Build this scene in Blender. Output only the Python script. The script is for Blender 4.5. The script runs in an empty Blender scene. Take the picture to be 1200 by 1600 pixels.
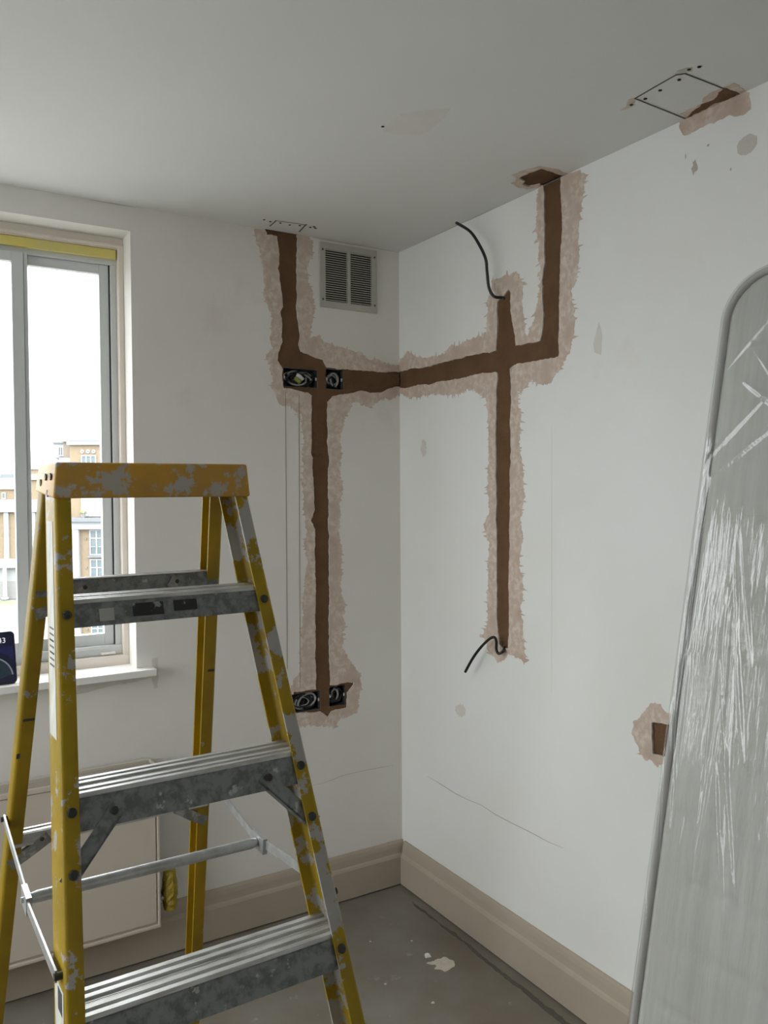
import bpy, bmesh, math, random
import numpy as np
from mathutils import Vector, Matrix
from mathutils.geometry import delaunay_2d_cdt

SC = bpy.context.scene
COL = SC.collection
R = math.radians

# ------------------------------------------------------------------ camera
cam_d = bpy.data.cameras.new('camera')
cam = bpy.data.objects.new('camera', cam_d); COL.objects.link(cam)
YAW, PITCH, ROLL = R(31.3684), R(-1.6234), R(-0.3564)
fwd = Vector((math.sin(YAW)*math.cos(PITCH), math.cos(YAW)*math.cos(PITCH), math.sin(PITCH)))
rt = Vector((math.cos(YAW), -math.sin(YAW), 0)); up = rt.cross(fwd)
r2 = rt*math.cos(ROLL)+up*math.sin(ROLL); u2 = up*math.cos(ROLL)-rt*math.sin(ROLL)
m = Matrix((r2, u2, -fwd)).transposed().to_4x4(); m.translation = Vector((-1.68754, -2.64895, 1.50951))
cam.matrix_world = m
cam_d.sensor_fit = 'VERTICAL'; cam_d.sensor_height = 32.0
cam_d.lens = 1292.668*32.0/1600.0
cam_d.clip_start = 0.02; cam_d.clip_end = 600
SC.camera = cam

# ------------------------------------------------------------------ world: flat overcast sky
W = bpy.data.worlds.new('overcast_sky'); SC.world = W; W.use_nodes = True
nt = W.node_tree; bg = nt.nodes['Background']
SKY = 13.6                              # zenith radiance; the horizon is a third of it (standard overcast sky)
tc = nt.nodes.new('ShaderNodeTexCoord'); nz = nt.nodes.new('ShaderNodeTexNoise'); nz.inputs['Scale'].default_value = 2.5
nz.inputs['Detail'].default_value = 3
mixc = nt.nodes.new('ShaderNodeMix'); mixc.data_type = 'RGBA'
mixc.inputs[6].default_value = (0.91, 0.955, 1.0, 1); mixc.inputs[7].default_value = (1.0, 1.0, 0.985, 1)
sep = nt.nodes.new('ShaderNodeSeparateXYZ'); mx = nt.nodes.new('ShaderNodeMath'); mx.operation = 'MAXIMUM'; mx.inputs[1].default_value = 0.0
ma = nt.nodes.new('ShaderNodeMath'); ma.operation = 'MULTIPLY_ADD'; ma.inputs[1].default_value = SKY*2/3; ma.inputs[2].default_value = SKY/3
nt.links.new(tc.outputs['Generated'], nz.inputs['Vector']); nt.links.new(nz.outputs['Fac'], mixc.inputs[0])
nt.links.new(tc.outputs['Generated'], sep.inputs[0]); nt.links.new(sep.outputs['Z'], mx.inputs[0]); nt.links.new(mx.outputs[0], ma.inputs[0])
nt.links.new(mixc.outputs[2], bg.inputs['Color']); nt.links.new(ma.outputs[0], bg.inputs['Strength'])

# window opening (x from WX0 to WX1, z from WZ0 to WZ1) in the left wall
WX0, WX1, WZ0, WZ1 = -3.05, -0.999, 0.936, 2.322
pl = bpy.data.lights.new('window_portal', 'AREA'); pl.shape = 'RECTANGLE'; pl.size = WX1-WX0; pl.size_y = WZ1-WZ0
pl.cycles.is_portal = True
po = bpy.data.objects.new('window_portal', pl); COL.objects.link(po)
po.location = ((WX0+WX1)/2, 0.31, (WZ0+WZ1)/2); po.rotation_euler = (R(-90), 0, 0)

# window added in the unseen side wall to brighten the room (y from SY0 to SY1, z from SZ0 to SZ1)
XS, SY0, SY1, SZ0, SZ1 = -3.4, -1.80, -0.30, 0.75, 2.30
p2 = bpy.data.lights.new('added_window_portal', 'AREA'); p2.shape = 'RECTANGLE'; p2.size = SZ1-SZ0; p2.size_y = SY1-SY0
p2.cycles.is_portal = True
po2 = bpy.data.objects.new('added_window_portal', p2); COL.objects.link(po2)
po2.location = (XS-0.21, (SY0+SY1)/2, (SZ0+SZ1)/2); po2.rotation_euler = (0, R(-90), 0)

vs = SC.view_settings
vs.view_transform = 'Standard'; vs.look = 'None'; vs.gamma = 1.0; vs.exposure = 0.15; vs.use_curve_mapping = False
SC.cycles.max_bounces = 8; SC.cycles.diffuse_bounces = 6; SC.cycles.glossy_bounces = 3; SC.cycles.transparent_max_bounces = 16
SC.cycles.use_adaptive_sampling = True; SC.cycles.adaptive_threshold = 0.05; SC.cycles.adaptive_min_samples = 16
SC.cycles.caustics_reflective = False; SC.cycles.caustics_refractive = False
SC.cycles.sample_clamp_indirect = 6.0
SC.cycles.use_denoising = True

# ------------------------------------------------------------------ helpers: materials
def mat(name, col, rough=0.6, metal=0.0, col2=None, nscale=6.0, bump=0.0, bscale=60.0, detail=4.0, stretch=None,
        lo=0.35, hi=0.65, spec=0.5, col3=None, n3=2.0, lo3=0.55, hi3=0.7, trans=0.0):
    m = bpy.data.materials.new(name); m.use_nodes = True
    nt = m.node_tree; b = nt.nodes['Principled BSDF']
    b.inputs['Roughness'].default_value = rough; b.inputs['Metallic'].default_value = metal
    b.inputs['Specular IOR Level'].default_value = spec
    b.inputs['Base Color'].default_value = (*col, 1)
    tc = nt.nodes.new('ShaderNodeTexCoord'); src = tc.outputs['Object']
    if stretch:
        mp = nt.nodes.new('ShaderNodeMapping'); mp.inputs['Scale'].default_value = stretch
        nt.links.new(src, mp.inputs['Vector']); src = mp.outputs['Vector']
    last = None
    def noise(sc, det, ro=0.6):
        n = nt.nodes.new('ShaderNodeTexNoise'); n.inputs['Scale'].default_value = sc; n.inputs['Detail'].default_value = det
        n.inputs['Roughness'].default_value = ro
        nt.links.new(src, n.inputs['Vector']); return n
    def ramp(n, a, c):
        r = nt.nodes.new('ShaderNodeMapRange'); r.inputs[1].default_value = a; r.inputs[2].default_value = c
        nt.links.new(n.outputs['Fac'], r.inputs[0]); return r
    def mix(f, a, c):
        x = nt.nodes.new('ShaderNodeMix'); x.data_type = 'RGBA'
        nt.links.new(f.outputs[0], x.inputs[0])
        if isinstance(a, tuple): x.inputs[6].default_value = (*a, 1)
        else: nt.links.new(a, x.inputs[6])
        x.inputs[7].default_value = (*c, 1); return x.outputs[2]
    if col2:
        last = mix(ramp(noise(nscale, detail), lo, hi), col, col2)
    if col3:
        last = mix(ramp(noise(n3, 8, 0.68), lo3, hi3), last if last else col, col3)
    if last: nt.links.new(last, b.inputs['Base Color'])
    if bump:
        n = noise(bscale, 5); bp = nt.nodes.new('ShaderNodeBump'); bp.inputs['Strength'].default_value = bump
        bp.inputs['Distance'].default_value = 0.004
        nt.links.new(n.outputs['Fac'], bp.inputs['Height']); nt.links.new(bp.outputs['Normal'], b.inputs['Normal'])
    if trans:
        t = nt.nodes.new('ShaderNodeBsdfTranslucent'); t.inputs['Color'].default_value = (*col, 1)
        if last: nt.links.new(last, t.inputs['Color'])
        ms = nt.nodes.new('ShaderNodeMixShader'); ms.inputs[0].default_value = trans
        nt.links.new(b.outputs[0], ms.inputs[1]); nt.links.new(t.outputs[0], ms.inputs[2])
        nt.links.new(ms.outputs[0], nt.nodes['Material Output'].inputs['Surface'])
    return m

def clear_mat(name, tint, gloss, rough, bump=0.0, bscale=30.0, stretch=None, haze=0.0):
    """clear sheet (glass, film): lets light straight through, reflects more at grazing angles"""
    m = bpy.data.materials.new(name); m.use_nodes = True
    nt = m.node_tree; nt.nodes.remove(nt.nodes['Principled BSDF']); out = nt.nodes['Material Output']
    t = nt.nodes.new('ShaderNodeBsdfTransparent'); t.inputs['Color'].default_value = (*tint, 1)
    g = nt.nodes.new('ShaderNodeBsdfGlossy'); g.inputs['Roughness'].default_value = rough
    fr = nt.nodes.new('ShaderNodeLayerWeight'); fr.inputs['Blend'].default_value = 0.5
    pw_ = nt.nodes.new('ShaderNodeMath'); pw_.operation = 'POWER'; pw_.inputs[1].default_value = 5.0
    ml_ = nt.nodes.new('ShaderNodeMath'); ml_.operation = 'MULTIPLY_ADD'; ml_.inputs[1].default_value = 0.85; ml_.inputs[2].default_value = gloss
    nt.links.new(fr.outputs['Facing'], pw_.inputs[0]); nt.links.new(pw_.outputs[0], ml_.inputs[0])
    ms = nt.nodes.new('ShaderNodeMixShader')
    first = t.outputs[0]
    if haze:
        d = nt.nodes.new('ShaderNodeBsdfDiffuse'); d.inputs['Color'].default_value = (0.9, 0.9, 0.9, 1)
        hz = nt.nodes.new('ShaderNodeMixShader'); hz.inputs[0].default_value = haze
        nt.links.new(t.outputs[0], hz.inputs[1]); nt.links.new(d.outputs[0], hz.inputs[2]); first = hz.outputs[0]
    nt.links.new(ml_.outputs[0], ms.inputs[0]); nt.links.new(first, ms.inputs[1]); nt.links.new(g.outputs[0], ms.inputs[2])
    if bump:
        tc = nt.nodes.new('ShaderNodeTexCoord'); mp = nt.nodes.new('ShaderNodeMapping')
        if stretch: mp.inputs['Scale'].default_value = stretch
        n = nt.nodes.new('ShaderNodeTexNoise'); n.inputs['Scale'].default_value = bscale; n.inputs['Detail'].default_value = 3
        bp = nt.nodes.new('ShaderNodeBump'); bp.inputs['Strength'].default_value = bump; bp.inputs['Distance'].default_value = 0.01
        nt.links.new(tc.outputs['Object'], mp.inputs[0]); nt.links.new(mp.outputs[0], n.inputs['Vector'])
        nt.links.new(n.outputs['Fac'], bp.inputs['Height']); nt.links.new(bp.outputs[0], g.inputs['Normal']); nt.links.new(bp.outputs[0], fr.inputs['Normal'])
    nt.links.new(ms.outputs[0], out.inputs['Surface'])
    return m

# ------------------------------------------------------------------ helpers: objects
def link(name, mesh, material=None, parent=None, loc=None, rot=None):
    if material is not None and not mesh.materials: mesh.materials.append(material)
    o = bpy.data.objects.new(name, mesh); COL.objects.link(o)
    if parent: o.parent = parent
    if loc: o.location = loc
    if rot: o.rotation_euler = rot
    return o
def empty(name, loc=(0,0,0), rot=(0,0,0)):
    o = bpy.data.objects.new(name, None); COL.objects.link(o); o.location = loc; o.rotation_euler = rot
    o.empty_display_size = 0.05; return o
def tag(o, label, cat, group=None):
    o['label'] = label; o['category'] = cat
    if group: o['group'] = group
    return o
def struct(o): o['kind'] = 'structure'; return o

class MB:
    def __init__(s): s.v = []; s.f = []
    def add(s, v, f):
        n = len(s.v); s.v += [tuple(x) for x in v]; s.f += [tuple(i+n for i in q) for q in f]; return s
    def box(s, x0, x1, y0, y1, z0, z1, b=0.0):
        if b <= 0:
            v = [(x,y,z) for z in (z0,z1) for y in (y0,y1) for x in (x0,x1)]
            return s.add(v, [(0,2,3,1),(4,5,7,6),(0,1,5,4),(2,6,7,3),(0,4,6,2),(1,3,7,5)])
        bm = bmesh.new(); bmesh.ops.create_cube(bm, size=1)
        for q in bm.verts:
            q.co = Vector(((x0+x1)/2+q.co.x*(x1-x0), (y0+y1)/2+q.co.y*(y1-y0), (z0+z1)/2+q.co.z*(z1-z0)))
        bmesh.ops.bevel(bm, geom=list(bm.edges), offset=b, segments=2, affect='EDGES', profile=0.6)
        return s.bm(bm)
    def bm(s, bm):
        bm.verts.ensure_lookup_table(); bm.verts.index_update()
        s.add([q.co[:] for q in bm.verts], [[q.index for q in f.verts] for f in bm.faces]); bm.free(); return s
    def loft(s, rings, cap=True):
        n = len(rings[0]); v = [p for r in rings for p in r]; f = []
        for k in range(len(rings)-1):
            for i in range(n):
                j = (i+1) % n
                f.append((k*n+i, k*n+j, (k+1)*n+j, (k+1)*n+i))
        if cap: f.append(tuple(range(n-1,-1,-1))); f.append(tuple(range((len(rings)-1)*n, len(rings)*n)))
        return s.add(v, f)
    def tube(s, pts, r, n=8, cap=True, closed=False):
        P = [Vector(p) for p in pts]; rings = []
        prev = None
        for i, p in enumerate(P):
            if closed: t = P[(i+1) % len(P)]-P[i-1]
            else: t = (P[min(i+1, len(P)-1)]-P[max(i-1, 0)])
            t.normalize()
            if prev is None:
                a = t.orthogonal().normalized()
            else:
                a = (prev-t*prev.dot(t))
                a = a.normalized() if a.length > 1e-6 else t.orthogonal().normalized()
            prev = a; b = t.cross(a); rr = r[i] if isinstance(r, (list, tuple)) else r
            rings.append([p+(a*math.cos(2*math.pi*k/n)+b*math.sin(2*math.pi*k/n))*rr for k in range(n)])
        if closed: rings.append(rings[0]); cap = False
        return s.loft(rings, cap)
    def cyl(s, a, b, r, n=16): return s.tube([a, b], r, n)
    def mesh(s, name, smooth=False):
        m = bpy.data.meshes.new(name); m.from_pydata(s.v, [], s.f); m.update()
        bm = bmesh.new(); bm.from_mesh(m); bmesh.ops.recalc_face_normals(bm, faces=list(bm.faces)); bm.to_mesh(m); bm.free()
        if smooth:
            for p in m.polygons: p.use_smooth = True
        return m
    def obj(s, name, material, parent=None, smooth=False, loc=None, rot=None):
        return link(name, s.mesh(name, smooth), material, parent, loc, rot)
def sharp(o, ang=35):
    for p in o.data.polygons: p.use_smooth = True
    o.data.set_sharp_from_angle(angle=R(ang)); return o
def spline(pts, n=8):
    P = [Vector(p) for p in pts]; out = []
    for i in range(len(P)-1):
        p0, p1, p2, p3 = P[max(i-1,0)], P[i], P[i+1], P[min(i+2, len(P)-1)]
        for k in range(n):
            t = k/n
            out.append(0.5*((2*p1)+(p2-p0)*t+(2*p0-5*p1+4*p2-p3)*t*t+(3*p1-p0-3*p2+p3)*t**3))
    out.append(P[-1]); return out

# ------------------------------------------------------------------ helpers: flat sheets with ragged patches
def inpoly(pts, poly):
    res = np.zeros(len(pts), bool); Q = np.array(poly); lo, hi = Q.min(0), Q.max(0)
    sel = np.where((pts >= lo).all(1) & (pts <= hi).all(1))[0]
    if len(sel) == 0: return res
    x, y = pts[sel,0], pts[sel,1]; c = np.zeros(len(sel), bool); n = len(poly)
    for i in range(n):
        x1, y1 = poly[i]; x2, y2 = poly[(i+1) % n]
        k = ((y1 > y) != (y2 > y))
        if y1 != y2: c ^= k & (x < (x2-x1)*(y-y1)/(y2-y1)+x1)
    res[sel] = c; return res
def ragged(poly, step=0.006, amp=0.004, seed=1, spike=0.0, lim=None, flat=None):
    """resample an outline and roughen it; flat(p) -> True keeps points on a straight border"""
    rng = random.Random(seed); pts = []
    n = len(poly); per = []
    for i in range(n):
        a, b = Vector(poly[i]), Vector(poly[(i+1) % n]); L = (b-a).length; k = max(1, int(L/step))
        nr = Vector((b.y-a.y, a.x-b.x)); nr = nr.normalized() if nr.length > 0 else nr
        for j in range(k): per.append((a+(b-a)*j/k, nr))
    N = len(per)
    def oct(period):
        m_ = max(3, int(N/period)); g = [rng.uniform(-1, 1) for _ in range(m_)]
        def f(i):
            t = i/N*m_; k = int(t); u = t-k; u = u*u*(3-2*u)
            return g[k % m_]*(1-u)+g[(k+1) % m_]*u
        return f
    f1, f2, f3 = oct(9), oct(3.5), oct(1.4)
    sign = 1 if sum(poly[i][0]*poly[(i+1)%n][1]-poly[(i+1)%n][0]*poly[i][1] for i in range(n)) > 0 else -1
    for i, (p, nr) in enumerate(per):
        if flat and flat(p): q = p
        else:
            d = amp*(0.8*f1(i)+0.6*f2(i)+0.55*f3(i))
            q = p+nr*d*sign
            if spike and rng.random() < 0.20:
                l = spike*(rng.random()**1.7)*1.6
                q = q+(Vector((math.copysign(l, nr.x*sign), l*rng.uniform(-0.3, 0.1))) if abs(nr.x) > 0.5 else nr*sign*l*0.6)
        if lim: q = Vector((min(max(q.x, lim[0]), lim[1]), min(max(q.y, lim[2]), lim[3])))
        pts.append((q.x, q.y))
    return pts
def cdt(polys):
    co, ed, seen = [], [], {}
    for P in polys:
        idx = []
        for p in P:
            k = (round(p[0], 6), round(p[1], 6))
            if k not in seen: seen[k] = len(co); co.append(Vector(k))
            idx.append(seen[k])
        for i in range(len(idx)):
            if idx[i] != idx[(i+1) % len(idx)]: ed.append((idx[i], idx[(i+1) % len(idx)]))
    v, e, f, *_ = delaunay_2d_cdt(co, ed, [], 0, 1e-6)
    V = np.array([tuple(x) for x in v]); F = np.array([tuple(x) for x in f]); return V, F
def sheet(name, outer, holes, to3, off, material, parent=None, depth=0.0, holedepth=None, outerside=True):
    """flat sheet 'outer' minus 'holes' at offset 'off' into the room, with returns on its edges.
    holedepth: list, how far each hole's returns go back; depth: outer returns"""
    V, F = cdt([outer]+holes)
    cen = V[F].mean(1); keep = inpoly(cen, outer)
    for h in holes: keep &= ~inpoly(cen, h)
    F = F[keep]
    used = np.unique(F); remap = -np.ones(len(V), int); remap[used] = range(len(used)); V = V[used]; F = remap[F]
    verts = [to3(u, v, off) for u, v in V]; faces = [tuple(int(i) for i in f) for f in F]
    cnt = {}
    for f in faces:
        for i in range(3):
            k = (f[i], f[(i+1) % 3]); cnt[tuple(sorted(k))] = cnt.get(tuple(sorted(k)), []) + [k]
    edges = [l[0] for l in cnt.values() if len(l) == 1]
    if edges:
        E_ = np.array(edges); pa, pb = V[E_[:,0]], V[E_[:,1]]; mid = (pa+pb)/2; e = pb-pa
        nrm = np.stack([e[:,1], -e[:,0]], 1)/np.maximum(np.linalg.norm(e, axis=1), 1e-9)[:,None]*2e-5
        dd = np.full(len(edges), depth if outerside else 0.0)
        for hi in range(len(holes)-1, -1, -1):
            hit = inpoly(mid+nrm, holes[hi]) | inpoly(mid-nrm, holes[hi])
            dd[hit] = holedepth[hi] if holedepth else depth
        for (a, b), d in zip(edges, dd):
            if d <= 0: continue
            n = len(verts); verts += [to3(V[a][0], V[a][1], off-d), to3(V[b][0], V[b][1], off-d)]
            faces.append((b, a, n, n+1))
    me = bpy.data.meshes.new(name); me.from_pydata(verts, [], faces); me.update()
    return link(name, me, material, parent)
def rect(a, b, c, d): return [(a, c), (b, c), (b, d), (a, d)]
toL = lambda u, v, o: (u, -o, v)
toR = lambda u, v, o: (-o, u, v)
toC = lambda u, v, o: (u, v, 2.4-o)
toF = lambda u, v, o: (u, v, o)

# ------------------------------------------------------------------ traced outlines, metres on each surface
CHASE_L = [(-0.546, 2.406), (-0.535, 2.382), (-0.499, 2.382), (-0.491, 2.337), (-0.493, 2.271), (-0.484, 2.205), (-0.481, 2.144), (-0.49, 2.12), (-0.481, 2.082), (-0.482, 2.02), (-0.498, 1.983), (-0.502, 1.954), (-0.483, 1.927), (-0.478, 1.863), (-0.439, 1.857), (-0.381, 1.85), (-0.368, 1.84), (-0.37, 1.834), (-0.373, 1.684), (-0.375, 1.636), (-0.369, 1.62), (-0.366, 1.525), (-0.362, 1.437), (-0.376, 1.397), (-0.363, 1.365), (-0.362, 1.244), (-0.363, 1.084), (-0.363, 0.923), (-0.362, 0.789), (-0.45, 0.793), (-0.446, 0.716), (-0.345, 0.708), (-0.315, 0.685), (-0.301, 0.703), (-0.234, 0.704), (-0.236, 0.76), (-0.207, 0.794), (-0.305, 0.798), (-0.307, 0.916), (-0.306, 1.16), (-0.307, 1.323), (-0.308, 1.452), (-0.304, 1.613), (-0.309, 1.661), (-0.307, 1.822), (-0.307, 1.822), (-0.286, 1.844), (-0.224, 1.853), (-0.168, 1.87), (-0.129, 1.866), (-0.084, 1.866), (-0.058, 1.878), (0.002, 1.896), (0.002, 1.949), (-0.058, 1.945), (-0.161, 1.944), (-0.236, 1.944), (-0.309, 1.944), (-0.324, 1.97), (-0.35, 1.973), (-0.412, 1.992), (-0.42, 2.015), (-0.41, 2.047), (-0.42, 2.088), (-0.424, 2.14), (-0.425, 2.212), (-0.423, 2.399), (-0.384, 2.413)]
SKIM_L = [(-0.581, 2.395), (-0.568, 2.341), (-0.555, 2.313), (-0.545, 2.238), (-0.557, 2.181), (-0.532, 2.148), (-0.516, 2.099), (-0.528, 2.036), (-0.52, 1.996), (-0.545, 1.974), (-0.529, 1.939), (-0.524, 1.898), (-0.527, 1.862), (-0.497, 1.812), (-0.446, 1.794), (-0.414, 1.753), (-0.416, 1.777), (-0.408, 1.706), (-0.409, 1.58), (-0.406, 1.469), (-0.398, 1.413), (-0.399, 1.326), (-0.391, 1.246), (-0.414, 1.128), (-0.415, 1.056), (-0.424, 0.945), (-0.425, 0.865), (-0.465, 0.807), (-0.47, 0.712), (-0.427, 0.666), (-0.347, 0.657), (-0.283, 0.639), (-0.274, 0.666), (-0.189, 0.679), (-0.184, 0.736), (-0.174, 0.818), (-0.193, 0.833), (-0.225, 0.874), (-0.253, 0.935), (-0.242, 1.082), (-0.261, 1.133), (-0.25, 1.247), (-0.268, 1.362), (-0.258, 1.418), (-0.262, 1.459), (-0.243, 1.508), (-0.257, 1.581), (-0.256, 1.622), (-0.246, 1.752), (-0.218, 1.794), (-0.225, 1.788), (-0.193, 1.833), (-0.13, 1.808), (-0.084, 1.838), (0.001, 1.857), (0.002, 1.975), (-0.031, 1.969), (-0.096, 1.987), (-0.135, 1.99), (-0.173, 2.014), (-0.223, 2.018), (-0.296, 2.031), (-0.32, 2.023), (-0.338, 2.054), (-0.379, 2.039), (-0.364, 2.093), (-0.355, 2.157), (-0.36, 2.199), (-0.377, 2.249), (-0.389, 2.29), (-0.362, 2.34), (-0.364, 2.382), (-0.381, 2.411)]
BOXHOLES_L = [(-0.476, 1.933), (-0.346, 1.929), (-0.345, 1.874), (-0.477, 1.869), (-0.312, 1.941), (-0.241, 1.941), (-0.24, 1.868), (-0.312, 1.868), (-0.45, 0.781), (-0.345, 0.786), (-0.346, 0.716), (-0.438, 0.718), (-0.309, 0.792), (-0.241, 0.792), (-0.24, 0.717), (-0.307, 0.719)]
CHASE_R = [(0.019, 1.95), (-0.064, 1.951), (-0.187, 1.945), (-0.312, 1.949), (-0.457, 1.949), (-0.572, 1.947), (-0.576, 1.997), (-0.581, 2.099), (-0.606, 2.11), (-0.635, 2.125), (-0.646, 2.115), (-0.646, 2.044), (-0.663, 1.983), (-0.667, 1.946), (-0.779, 1.947), (-0.791, 1.993), (-0.787, 2.124), (-0.798, 2.172), (-0.796, 2.292), (-0.798, 2.361), (-0.793, 2.4), (-0.865, 2.4), (-0.866, 2.345), (-0.873, 2.251), (-0.863, 2.176), (-0.863, 2.088), (-0.859, 2.03), (-0.856, 1.891), (-0.787, 1.89), (-0.663, 1.889), (-0.643, 1.881), (-0.647, 1.822), (-0.647, 1.885), (-0.647, 1.812), (-0.642, 1.711), (-0.642, 1.576), (-0.639, 1.441), (-0.635, 1.305), (-0.634, 1.134), (-0.632, 1.001), (-0.602, 0.996), (-0.583, 1.01), (-0.575, 1.093), (-0.573, 1.232), (-0.573, 1.371), (-0.571, 1.481), (-0.57, 1.647), (-0.573, 1.785), (-0.578, 1.874), (-0.572, 1.879), (-0.484, 1.884), (-0.409, 1.882), (-0.291, 1.884), (-0.219, 1.883), (-0.098, 1.887), (-0.04, 1.884), (0.02, 1.894)]
SKIM_R = [(0.019, 1.977), (-0.053, 2.015), (-0.155, 1.986), (-0.219, 1.974), (-0.292, 1.978), (-0.333, 2.002), (-0.391, 1.993), (-0.466, 2.012), (-0.524, 2.009), (-0.538, 2.091), (-0.525, 2.104), (-0.551, 2.143), (-0.556, 2.172), (-0.623, 2.173), (-0.672, 2.175), (-0.7, 2.133), (-0.699, 2.071), (-0.711, 2.012), (-0.719, 1.969), (-0.749, 2.01), (-0.772, 2.057), (-0.783, 2.145), (-0.772, 2.228), (-0.761, 2.281), (-0.765, 2.376), (-0.776, 2.4), (-0.884, 2.4), (-0.944, 2.395), (-0.964, 2.372), (-0.957, 2.318), (-0.941, 2.252), (-0.934, 2.14), (-0.928, 2.094), (-0.908, 2.069), (-0.924, 2.023), (-0.921, 1.961), (-0.908, 1.901), (-0.894, 1.878), (-0.866, 1.853), (-0.823, 1.823), (-0.787, 1.817), (-0.734, 1.833), (-0.695, 1.801), (-0.677, 1.808), (-0.687, 1.741), (-0.687, 1.628), (-0.702, 1.562), (-0.707, 1.482), (-0.692, 1.402), (-0.702, 1.343), (-0.686, 1.288), (-0.701, 1.209), (-0.691, 1.141), (-0.706, 1.056), (-0.716, 0.978), (-0.675, 0.977), (-0.634, 0.984), (-0.613, 0.966), (-0.58, 0.947), (-0.536, 0.967), (-0.508, 1.02), (-0.526, 1.086), (-0.532, 1.228), (-0.532, 1.334), (-0.51, 1.382), (-0.538, 1.439), (-0.528, 1.537), (-0.534, 1.649), (-0.528, 1.754), (-0.517, 1.797), (-0.46, 1.838), (-0.34, 1.829), (-0.209, 1.842), (-0.068, 1.844), (0.02, 1.874)]
CHASE_S = [(-1.201, 0.902), (-1.243, 0.909), (-1.283, 0.919), (-1.284, 0.835), (-1.228, 0.822), (-1.203, 0.822)]
SKIM_S = [(-1.193, 0.95), (-1.224, 0.951), (-1.246, 0.934), (-1.29, 0.933), (-1.291, 0.825), (-1.224, 0.796), (-1.178, 0.796), (-1.154, 0.824), (-1.136, 0.858), (-1.137, 0.887), (-1.173, 0.917)]
SKIM_T = [(-1.279, 2.402), (-1.295, 2.399), (-1.347, 2.402), (-1.396, 2.405), (-1.441, 2.4), (-1.461, 2.399), (-1.471, 2.394), (-1.472, 2.36), (-1.454, 2.353), (-1.411, 2.361), (-1.366, 2.361), (-1.311, 2.36), (-1.289, 2.364)]
SMUDGES_R = [(-1.465, 2.28), (-1.324, 2.276), (-1.298, 2.311), (-1.423, 2.239), (-1.362, 2.315), (-1.011, 1.915), (-0.16, 1.656), (-0.379, 0.747)]
CRACK_R = [(-0.175, 0.459), (-0.263, 0.455), (-0.347, 0.449), (-0.413, 0.45), (-0.49, 0.456), (-0.567, 0.449), (-0.647, 0.449), (-0.737, 0.451), (-0.811, 0.45), (-0.876, 0.455)]
CRACK_L = [(-0.389, 0.445), (-0.324, 0.447), (-0.258, 0.458), (-0.191, 0.46), (-0.108, 0.459), (-0.037, 0.456)]
PENCIL_L = [(-0.472, 1.849), (-0.475, 0.878), (-0.42, 1.841), (-0.426, 0.804)]
PENCIL_R = [(-0.829, 1.71), (-0.829, 1.697), (-0.829, 1.415), (-0.828, 1.381), (-0.828, 1.021), (-0.828, 0.907)]
CHASE_C = [(-0.0, -0.881), (-0.037, -0.881), (-0.088, -0.884), (-0.1, -0.845), (-0.099, -0.798), (-0.067, -0.789), (-0.055, -0.766), (-0.028, -0.762), (-0.012, -0.791), (0.018, -0.779), (0.006, -0.822)]
SKIM_C = [(0.002, -0.896), (-0.048, -0.902), (-0.1, -0.898), (-0.126, -0.866), (-0.131, -0.808), (-0.102, -0.797), (-0.091, -0.774), (-0.091, -0.755), (-0.06, -0.743), (-0.015, -0.739), (-0.001, -0.768), (0.018, -0.759)]
HATCH = [(-0.192, -1.311), (-0.2, -1.433), (-0.188, -1.446), (-0.008, -1.445), (-0.007, -1.301)]
HATCH_STAIN = [(-0.037, -1.309), (-0.041, -1.344), (-0.037, -1.371), (-0.06, -1.389), (-0.061, -1.431), (-0.06, -1.472), (-0.036, -1.475), (0.001, -1.464), (-0.0, -1.44), (-0.001, -1.296)]
HATCH_BROWN = [(-0.006, -1.304), (-0.027, -1.348), (-0.032, -1.398), (-0.05, -1.426), (-0.059, -1.447), (-0.008, -1.447)]
HATCH_HOLES = [(-0.17, -1.322), (-0.173, -1.367), (-0.176, -1.421), (-0.185, -1.48), (-0.195, -1.462), (-0.175, -1.285)]
HATCH_TEAR1 = [(-0.174, -1.253), (-0.177, -1.272), (-0.199, -1.299), (-0.191, -1.312), (-0.176, -1.297), (-0.182, -1.289), (-0.169, -1.289), (-0.163, -1.264)]
HATCH_TEAR2 = [(-0.2, -1.425), (-0.21, -1.447), (-0.205, -1.459), (-0.195, -1.47), (-0.184, -1.46), (-0.196, -1.448), (-0.187, -1.438)]
LCUTS = [(-0.547, -0.102), (-0.542, -0.041), (-0.444, -0.117), (-0.43, -0.035), (-0.55, -0.103), (-0.44, -0.114)]
LCUT_HOLES = [(-0.585, -0.092), (-0.56, -0.085), (-0.525, -0.088), (-0.489, -0.085), (-0.457, -0.096), (-0.418, -0.097), (-0.399, -0.097), (-0.409, -0.108)]
CEIL_PATCH = [(-0.595, -0.869), (-0.615, -0.926), (-0.611, -0.973), (-0.589, -0.995), (-0.568, -1.026), (-0.525, -1.052), (-0.513, -1.014), (-0.506, -0.977), (-0.499, -0.926), (-0.512, -0.897), (-0.559, -0.871)]
CEIL_HOLE = [(-0.613, -0.892)]
FLOOR_SPLAT = [(-0.236, -0.504), (-0.198, -0.506), (-0.162, -0.505), (-0.153, -0.541), (-0.168, -0.568), (-0.209, -0.571), (-0.226, -0.546), (-0.212, -0.526)]
FLOOR_CHIP = [(-0.22, -0.469), (-0.206, -0.461), (-0.198, -0.468), (-0.209, -0.485)]
FLOOR_STREAK = [(-0.056, -0.154), (-0.055, -0.239), (-0.059, -0.327), (-0.054, -0.406), (-0.054, -0.488), (-0.064, -0.596)]
SILL_STAIN = [(-0.949, 0.966), (-0.932, 0.968), (-0.931, 0.87), (-0.946, 0.87), (-0.95, 0.904), (-1.027, 0.901), (-1.182, 0.883), (-1.181, 0.921), (-0.953, 0.925)]

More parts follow.
